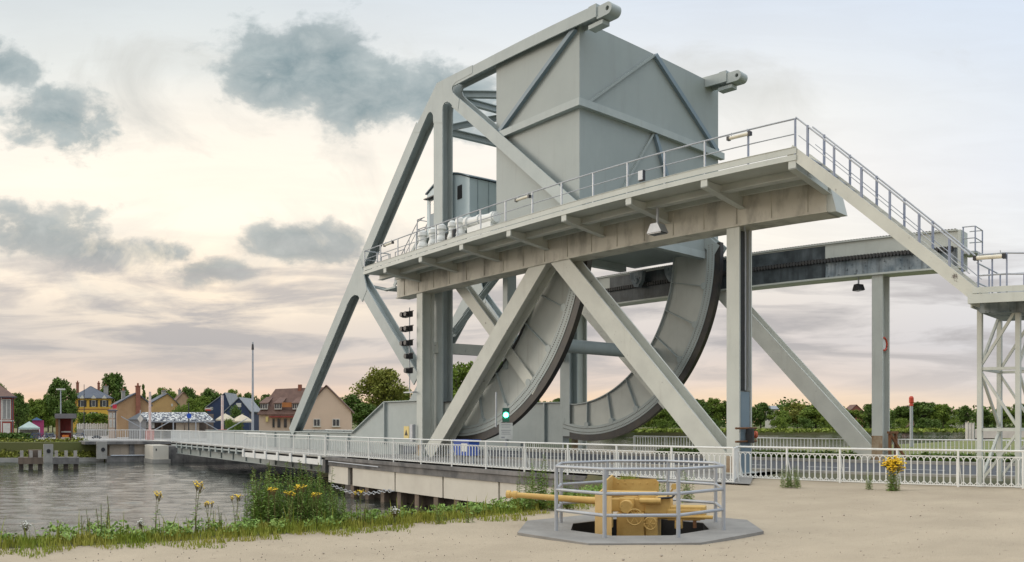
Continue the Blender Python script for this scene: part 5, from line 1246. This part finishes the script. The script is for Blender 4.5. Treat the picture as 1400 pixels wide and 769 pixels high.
# big tan house
tanw = mat('pale_tan_render',(0.66,0.50,0.38),(0.60,0.455,0.345),0.4,0.85,streak=0.25,streakcol=(0.4,0.3,0.22))
def big_house():
    R = 118; k = R/FPX; zb = -0.25; pc = 446; t = local('large_house',pol(pc,R,zb),'large tan house with long brown tiled roof and dormers','house','houses of the far bank',rz=-azi(pc)-0.08)
    X = lambda p:(p-pc)*k; Z = lambda y: hgt(y,R)-zb
    # gable wall faces the camera; the roof runs off to the left
    g0,g1,pk = X(414),X(480),X(446)
    MB().prismy([(g0,0),(g1,0),(g1,Z(562)),(pk,Z(529)),(g0,Z(562))],0,3.0).build('wall',tanw,t,world=False)
    MB().box(X(352),g0,0.6,7.0,0,Z(566)).build('side_wing',tanw,t,world=False)
    r = MB()
    r.add([(X(350),0.2,Z(566.5)),(g0+0.2,0.2,Z(566.5)),(pk+0.1,3.6,Z(528)),(X(371),3.6,Z(530.5)),(X(350),0.2,Z(567.5)),(g0+0.2,0.2,Z(567.5)),(pk+0.1,3.6,Z(529)),(X(371),3.6,Z(531.5))],[(0,1,2,3),(7,6,5,4),(0,4,5,1),(1,5,6,2),(2,6,7,3),(3,7,4,0)])
    r.add([(X(350),0.2,Z(566.5)),(X(371),3.6,Z(530.5)),(X(352),7.0,Z(566))],[(0,1,2)])
    r.build('roof',tile_brown,t,world=False)
    v = MB(); o = 0.25
    for a,b in (((g1+0.35,Z(566)),(pk,Z(528))),((g0-0.1,Z(563)),(pk,Z(528)))):
        v.prismy([a,b,(b[0],b[1]+0.16),(a[0],a[1]+0.16)],-0.3,3.4)
    v.build('verge',tile_brown,t,world=False)
    for a,b in ((354,364),(374,384),(399,408)):
        d = MB(); d.box(X(a),X(b),0.4,2.0,Z(560),Z(551)); dd = d.build('dormer',trimw,t,world=False)
        rr = MB(); rr.add([(X(a)-0.15,0.2,Z(551)),(X(b)+0.15,0.2,Z(551)),(X(b)+0.5,2.6,Z(542)),(X(a)+0.6,2.6,Z(542)),(X(a)-0.15,0.2,Z(552)),(X(b)+0.15,0.2,Z(552)),(X(b)+0.5,2.6,Z(543)),(X(a)+0.6,2.6,Z(543))],[(0,1,2,3),(7,6,5,4),(0,4,5,1),(1,5,6,2),(2,6,7,3),(3,7,4,0)]); rr.build('dormer_roof',tile_brown,dd,world=False)
        p_ = MB()
        for j in range(3): w_ = (b-a)/3; p_.box(X(a+w_*j+0.5),X(a+w_*(j+1)-0.5),0.36,0.39,Z(558.5),Z(552.5))
        p_.build('pane',glassdark,dd,world=False)
    MB().box(X(385),X(398),0.1,0.5,Z(557),Z(550.5)).build('orange_panel',mat('orange_tiles',(0.42,0.16,0.05),None,1,0.8),t,world=False)  # plain orange box between the dormers
    for a,b in ((428.5,438),(454.5,464.5)):
        f = MB().box(X(a),X(b),-0.1,0.0,Z(583.5),Z(573)).build('window',trimw,t,world=False)
        p_ = MB(); m_ = (a+b)/2
        p_.box(X(a+0.9),X(m_-0.5),-0.13,-0.1,Z(582.5),Z(574)); p_.box(X(m_+0.5),X(b-0.9),-0.13,-0.1,Z(582.5),Z(574)); p_.build('pane',glassdark,f,world=False)
        MB().box(X(a)-0.1,X(b)+0.1,-0.2,0.0,Z(584.3),Z(583.5)).build('sill',trimw,f,world=False)
    MB().box(X(418),X(422),-0.12,0.0,Z(569.5),Z(563)).build('vent',brick,t,world=False)
    c = MB().box(X(403.5),X(408.5),3.2,4.0,Z(534),Z(524.5)).build('chimney',brick,t,world=False)
    MB().box(X(368),X(413),-0.5,0.58,Z(571),Z(569.5)).build('awning',mat('red_awning',(0.30,0.03,0.03),None,2,0.7),t,world=False)
    for a,b in ((371,374),(378,382),(387,391),(396,399),(404,408)): MB().box(X(a),X(b),0.5,0.6,Z(585),Z(573)).build('window',glassdark,t,world=False)
    s = MB().box(X(362),X(365.5),0.2,0.4,Z(577),Z(570)).build('sign_panel',yellow,t,world=False)
big_house()
def parasol(px,R,top,rim,w,label):
    t = local('parasol',pol(px,R,-0.25),label,'parasol','cream parasols on the cafe terrace'); r = w*R/FPX/2
    MB().tube([(0,0,0),(0,0,hgt(top,R)+0.3)],0.05,6).build('pole',timber,t,world=False)
    z0,z1 = hgt(rim,R)+0.25,hgt(top,R)+0.25
    MB().lathe([(r,z0-0.18),(r,z0),(r*0.5,z0+(z1-z0)*0.6),(0.05,z1),(0.02,z1+0.1)],8).build('canopy',mat('cream_cloth',(0.62,0.54,0.40),None,2,0.8),t,world=False)
parasol(308,106,566,574,28,'cream parasol half hidden behind the red and white post'); parasol(331,108,567,576,32,'larger cream parasol beside the low green bush')
# white tent, booth, shelter
tn = local('gazebo',pol(40,93,-0.25),'white pop up gazebo tent on the far quay','tent','small buildings on the quay',rz=-azi(40))
k = 93/FPX; Z = lambda y: hgt(y,93)+0.25
w_ = 14.5*k
MB().add([(-w_,-w_,Z(585)),(w_,-w_,Z(585)),(w_,w_,Z(585)),(-w_,w_,Z(585)),(0,0,Z(576.5)),(-w_,-w_,Z(587.5)),(w_,-w_,Z(587.5)),(w_,w_,Z(587.5)),(-w_,w_,Z(587.5))],[(0,1,4),(1,2,4),(2,3,4),(3,0,4),(0,5,6,1),(1,6,7,2),(2,7,8,3),(3,8,5,0)]).build('canopy',mat('tent_cloth',(0.42,0.52,0.48),None,2,0.7),tn,world=False)
for a in (-1,1):
    for b in (-1,1): MB().bar((a*w_*0.97,b*w_*0.97,0),(a*w_*0.97,b*w_*0.97,Z(587)),0.07,0.07).build('leg',whitepaint,tn,world=False)
MB().box(-w_*0.9,w_*0.9,w_*0.93,w_*0.96,0.0,Z(588)).build('back_sheet',mat('tent_sheet',(0.35,0.33,0.30),None,2,0.8),tn,world=False)
bo = local('stall',pol(52,112,-0.25),'fairground stall with pink side and blue top','stall','small buildings on the quay',rz=-azi(52)); k = 112/FPX; Z = lambda y: hgt(y,112)+0.25
MB().box(-8*k,8*k,0,3,0,Z(575)).build('body',mat('pink_panel',(0.35,0.05,0.14),None,2,0.7),bo,world=False); MB().prismy([(-9*k,Z(575)),(6*k,Z(575)),(-2*k,Z(571))],-0.3,3.2).build('roof',mat('blue_top',(0.12,0.22,0.38),None,2,0.7),bo,world=False)
ks = local('information_shelter',pol(90,90,-0.25),'timber shelter with dark roof and red display inside','shelter','small buildings on the quay',rz=-azi(90)); k = 90/FPX; Z = lambda y: hgt(y,90)+0.25; X = lambda p:(p-90)*k
MB().prismx([(-0.9,Z(572.5)),(2.2,Z(572.5)),(2.0,Z(566)),(-0.3,Z(566))],X(75),X(104.5)).build('roof',mat('dark_shingle',(0.06,0.055,0.055),(0.09,0.08,0.08),2,0.85),ks,world=False)
MB().box(X(81.5),X(98),1.6,1.75,0,Z(572.5)).build('display',mat('dark_red_board',(0.22,0.03,0.02),(0.15,0.025,0.02),1,0.7),ks,world=False)
for p_ in (81,98.5): MB().bar((X(p_),-0.6,0),(X(p_),-0.6,Z(572.5)),0.2,0.2).build('post',timber,ks,world=False); MB().bar((X(p_),1.9,0),(X(p_),1.9,Z(572.5)),0.2,0.2).build('post',timber,ks,world=False)
MB().box(X(83),X(95),-0.6,-0.3,0.1,Z(598)).build('planter',mat('pale_planter',(0.5,0.42,0.33),None,2,0.8),ks,world=False)
MB().box(X(84),X(97),0.8,1.2,Z(592),Z(590)).build('shelf',trimw,ks,world=False)
MB().box(X(85),X(94),-0.55,-0.35,Z(598),Z(595)).build('flowers',mat('orange_flowers',(0.7,0.2,0.03),None,8,0.7),ks,world=False)
MB().box(X(76),X(81),0.0,1.4,0,Z(571)).build('side_panel',mat('cedar',(0.33,0.17,0.07),None,2,0.8),ks,world=False)
# hedges, picket fence, low wall
def hedge(px0,px1,R,top,label,m=leaf_dark):
    rng = random.Random(int(px0)+3); mb = MB(); n = int((px1-px0)*4.5)
    for i in range(n):
        px = rng.uniform(px0,px1); p = pol(px,R+rng.uniform(0,1.0)); h = hgt(top,R); z = rng.uniform(-0.2,h-0.2); leafcloud(mb,rng,(p.x,p.y,z),0.5,30,0.17)
    o0 = pol((px0+px1)/2,R,-0.25); me = mesh_fast('hedge',mb,m); me.transform(Matrix.Translation(-o0)); o = bpy.data.objects.new('hedge',me); C.objects.link(o); o.location = o0
    tag(o,label,'hedge','hedges on the far bank')
hedge(0,40,89,594,'dark clipped hedge below the red house'); hedge(106,148,128,565,'tall green hedge before the yellow house',leaf_mid)
pf = local('picket_fence',pol(126,122,-0.25),'white picket fence in front of the tall green hedge','fence',None,rz=-azi(126)); k = 122/FPX; Z = lambda y: hgt(y,122)+0.25
mb = MB()
for i in range(17): x = (106-126+40*i/16)*k; mb.box(x-0.1,x+0.1,0,0.05,Z(587),Z(579.8)+0.1*(i%2))
mb.build('pickets',trimw,pf,world=False); MB().box(-21*k,21*k,-0.1,0.15,0,Z(587)).build('base_wall',concrete,pf,world=False); MB().box(-20*k,20*k,0.051,0.1,Z(585),Z(584)).build('rail',trimw,pf,world=False)
# bicycles / cars on quay
def car(px,R,base,w_px,col,label,rz):
    t = local('parked_car',pol(px,R,-0.24),label,'car','vehicles on the far quay',rz=rz); L_ = w_px*R/FPX; s = L_/4.2
    b = MB(); prof_ = [(-2.1,0.35),(-2.1,0.75),(-1.3,0.92),(-0.8,1.42),(0.7,1.45),(1.4,0.95),(2.1,0.8),(2.1,0.35)]
    b.prismy([(x*s,z*s) for x,z in prof_],-0.8*s,0.8*s); b.build('body',mat('car_'+label.split()[0],col,None,3,0.3),t,world=False)
    g = MB(); g.prismy([(x*s,z*s) for x,z in ((-1.15,0.97),(-0.75,1.36),(0.62,1.38),(1.2,0.98))],-0.81*s,0.81*s); g.build('windows',glassdark,t,world=False)
    for x in (-1.3,1.3):
        for y in (-0.75,0.75): MB().lathe([(0.33*s,-0.1*s),(0.33*s,0.1*s)],12,(x*s,y*s,0.33*s),(0,1,0)).build('wheel',black,t,world=False)
car(68,108,590,16,(0.20,0.20,0.21),'silver car parked behind the timber shelter',0.3)
car(132,100,590,14,(0.03,0.03,0.04),'black car parked below the picket fence',-0.2)
def bike(px,label):
    t = local('bicycle',pol(px,88.5,-0.22),label,'bicycle','bicycles by the shelter',rz=-azi(px))
    for x in (-0.52,0.52):
        MB().tube([(x+0.33*cos(2*pi*i/16),0,0.34+0.33*sin(2*pi*i/16)) for i in range(17)],0.03,5,cap=False).build('wheel',black,t,world=False)
    f = MB()
    for a,b in (((-0.52,0.34),(-0.15,0.36)),((-0.15,0.36),(-0.3,0.85)),((-0.52,0.34),(-0.28,0.8)),((-0.28,0.78),(0.38,0.8)),((-0.15,0.36),(0.38,0.78)),((0.36,0.9),(0.52,0.34))): f.tube([(a[0],0,a[1]),(b[0],0,b[1])],0.025,5)
    f.build('frame',mat('bike_blue',(0.05,0.1,0.2),None,3,0.4),t,world=False)
    MB().box(-0.45,-0.2,-0.07,0.07,0.9,0.96).build('saddle',black,t,world=False); MB().tube([(0.34,-0.25,1.0),(0.36,0,0.98),(0.34,0.25,1.0)],0.02,5).build('handlebar',black,t,world=False)
for px,lb_ in ((48,'dark bicycle under the edge of the white tent'),(58,'dark bicycle between tent and timber shelter'),(68,'dark bicycle touching the timber shelter'),(108,'dark bicycle between timber shelter and bridge')): bike(px,lb_)
# poles
def pole(px,R,top,r,label,name,m=galv,head=None,cat='pole'):
    t = local(name,pol(px,R,-0.25),label,cat); h = hgt(top,R)+0.25
    MB().tube([(0,0,0),(0,0,h)],r,8,r1=r*0.6).build('shaft',m,t,world=False)
    if head == 'mast': MB().lathe([(0.14,h-0.9),(0.16,h-0.8),(0.12,h-0.3),(0.05,h)],8).build('head',darksteel,t,world=False)
    if head == 'lamp': MB().box(-0.5,0.5,-0.15,0.15,h-0.05,h+0.12).build('lamp_head',trimw,t,world=False)
    if head == 'sign': MB().lathe([(0.3,0),(0.3,0.05)],16,(0,-0.12,h-1.5),(0,-1,0)).build('sign_face',bluepl,t,world=False)
    return t,h
pole(345.5,98,468,0.17,'tall slim grey mast on the far quay beside the large house','mast',head='mast')
pole(83,96,533,0.10,'pale lamp post rising behind the timber shelter','street_lamp',head='lamp',cat='lamp post')
pole(115,100,526,0.06,'thin dark pole in front of the yellow house','pole',black)
pole(258,97,551,0.09,'dark post with round blue sign before the patterned roof','sign_post',black,head='sign',cat='sign')
pole(192,96,561,0.1,'grey signal post beside the striped barrier','signal_post',galv)
bs = local('road_sign',pol(192,95.5,-0.25),'white diamond shaped sign panel by the brick house','sign'); h = hgt(570,95.5)
MB().add([(-0.35,0,h),(0,0,h+0.45),(0.35,0,h),(0,0,h-0.45),(-0.35,0.06,h),(0,0.06,h+0.45),(0.35,0.06,h),(0,0.06,h-0.45)],[(0,3,2,1),(4,5,6,7),(0,1,5,4),(1,2,6,5),(2,3,7,6),(3,0,4,7)]).build('panel',trimw,bs,world=False); MB().tube([(0,0.1,0),(0,0.1,h)],0.06,6).build('post',galv,bs,world=False)
pinkp = mat('faded_red_white',(0.62,0.40,0.36),(0.66,0.60,0.56),0.9,0.6,stretch=(0.1,0.1,2.0))
for px,top,lb_ in ((205,536,'raised red and white barrier arm in front of the patterned shelter'),(304,541,'raised red and white barrier arm beside the parasols')):
    t = local('barrier',pol(px,94,-0.25),lb_,'barrier','raised road barriers'); h = hgt(top,94)+0.25
    MB().bar((0,0,0.8),(0,0,h),0.24,0.2).build('arm',pinkp,t,world=False); MB().box(-0.4,0.4,-0.4,0.4,0,1.15).build('base',redpaint,t,world=False)
    br_ = MB(); br_.bar((-0.3,0,1.0),(-3.2,0.2,2.6),0.08,0.08); br_.bar((0.3,0,1.0),(3.0,0.2,2.4),0.08,0.08); br_.build('brace',galv,t,world=False)
# mooring dolphins
def dolphin(pxc,R,w_px,label,m):
    t = local('mooring_stage',pol(pxc,R,ZW),label,'jetty','timber mooring stages',rz=-azi(pxc)); w = w_px*R/FPX
    MB().box(-w/2,w/2,-0.7,0.7,0.42,0.95).build('deck',m,t,world=False)
    for x in (-w*0.38,0,w*0.38): MB().box(x-w*0.09,x+w*0.09,-0.5,0.5,-1.5,0.42).build('pile',darktimber,t,world=False)
    for x in (-w*0.36,0.02,w*0.36): MB().box(x-0.14,x+0.14,-0.6,-0.3,0.952,1.5).build('fender',mat('pale_fender',(0.40,0.37,0.33),None,2,0.8),t,world=False)
    if m is timber: MB().box(-w*0.1,w*0.45,-0.2,0.6,0.951,1.55).build('rail_board',timber,t,world=False)
dolphin(42,69.5,34,'brown timber mooring stage with a rail board on top',timber); dolphin(90,69.5,36,'grey timber mooring stage with three pale posts',mat('grey_timber',(0.20,0.19,0.18),(0.12,0.115,0.11),2,0.85,0.3,12))
mk = local('channel_marker',pol(66,80.2,ZW),'pale block with dark round mark between the mooring stages','marker'); MB().box(-0.45,0.45,-0.2,0.2,0,1.75).build('block',concrete,mk,world=False); MB().lathe([(0.2,0),(0.2,0.04)],12,(0,-0.21,1.1),(0,-1,0)).build('mark',black,mk,world=False)
mk = local('channel_marker',pol(139,81.5,ZW),'pale block with dark round mark at the end of the far wall','marker'); MB().box(-0.5,0.5,-0.2,0.2,0.3,1.95).build('block',concrete,mk,world=False); MB().lathe([(0.2,0),(0.2,0.04)],12,(0.1,-0.21,1.2),(0,-1,0)).build('mark',black,mk,world=False)
# right background: jetty, piles, far houses
jt = local('jetty',pol(1385,118,ZW),'long pale jetty over dark piles past the lattice tower','jetty',None,rz=-azi(1385)); k = 118/FPX
MB().box(-52*k,70*k,0,6,1.6,2.85).build('deck',mat('pale_wall',(0.62,0.58,0.52),None,1,0.7),jt,world=False); MB().box(-52*k,70*k,0.3,5.5,-0.5,1.597).build('piles',darktimber,jt,world=False)
for i,px in enumerate((1322,1326,1330)):
    t = local('mooring_post',pol(px,128,ZW),['white mooring post of three by the jetty, farthest from the jetty','middle one of three white mooring posts by the jetty','white mooring post of three by the jetty, nearest the jetty'][i],'post','white mooring posts'); k = 128/FPX
    MB().box(-1.6*k,1.6*k,-0.2,0.2,0,hgt(579+i*0.3,128)-ZW).build('post',trimw,t,world=False); MB().box(-1.9*k,1.9*k,-0.25,0.25,hgt(579+i*0.3,128)-ZW,hgt(579+i*0.3,128)-ZW+0.08).build('cap',trimw,t,world=False)
house(1046,1064,300,560,555,570,0,8,trimw,slate_lite,'white distant house among the trees on the far bank',style='hip',hip=1,group='distant houses',cat='house',zb=-0.4,wins=((1050,1052,561,564),(1057,1059,561,564)))
house(1162,1180,300,562,554,575,0.3,8,brick,tile_brown,'distant house with red roof behind the far brace',style='gable_front',group='distant houses',zb=-0.4)
house(1298,1322,270,573,568,580,0,8,trimw,slate_lite,'low white building with pale roof beyond the lattice tower',style='hip',hip=1,group='distant houses',zb=-0.4,wins=((1302,1305,574,577),(1312,1315,574,577)))
house(1238,1250,310,560,555,575,0.2,8,mat('rose_render',(0.45,0.27,0.22),None,1,0.8),tile_brown,'small rose coloured house behind the beacon post',style='gable_front',group='distant houses',zb=-0.4)
rng = random.Random(77); mb = MB()
for i in range(1100):
    y = rng.uniform(-3,15.5); leafcloud(mb,rng,(rng.uniform(33.5,34.0),y,rng.uniform(-0.05,0.22)),0.26,16,0.08)
for i in range(700):
    y = rng.uniform(18.3,30); leafcloud(mb,rng,(rng.uniform(33.5,33.9),y,rng.uniform(-0.05,0.22)),0.26,16,0.08)
o0 = Vector((33.8,6,-0.1)); me = mesh_fast('hedge',mb,leaf_dark); me.transform(Matrix.Translation(-o0)); o = bpy.data.objects.new('hedge',me); C.objects.link(o); o.location = o0
tag(o,'low dark hedge along the far kerb of the road','hedge')
# stones on the gravel
sm_ = MB(); rng = random.Random(5)
for i in range(420):
    px = rng.uniform(0,1400); R = rng.uniform(9.5,22) if px > 1050 else rng.uniform(9.2,13.2); p = pol(px,R)
    if p.x < 12 and p.y > edge_y(max(-6,p.x))-0.9: continue
    if (Vector((p.x,p.y,0))-Vector((GC.x,GC.y,0))).length < 2.3 or p.x > 19.3: continue
    r = rng.uniform(0.004,0.011)*(2.2 if rng.random() < 0.06 else 1); sm_.lathe([(r*0.6,-0.01),(r,r*0.2),(r*0.7,r*0.7),(r*0.1,r*0.8)],6,(p.x,p.y,-0.02))
tag(sm_.build('pebbles', mat('pebble',(0.42,0.36,0.29),(0.30,0.26,0.21),9,0.9)),'loose pebbles scattered over the sandy gravel','gravel',kind='stuff')
# purge unused nothing
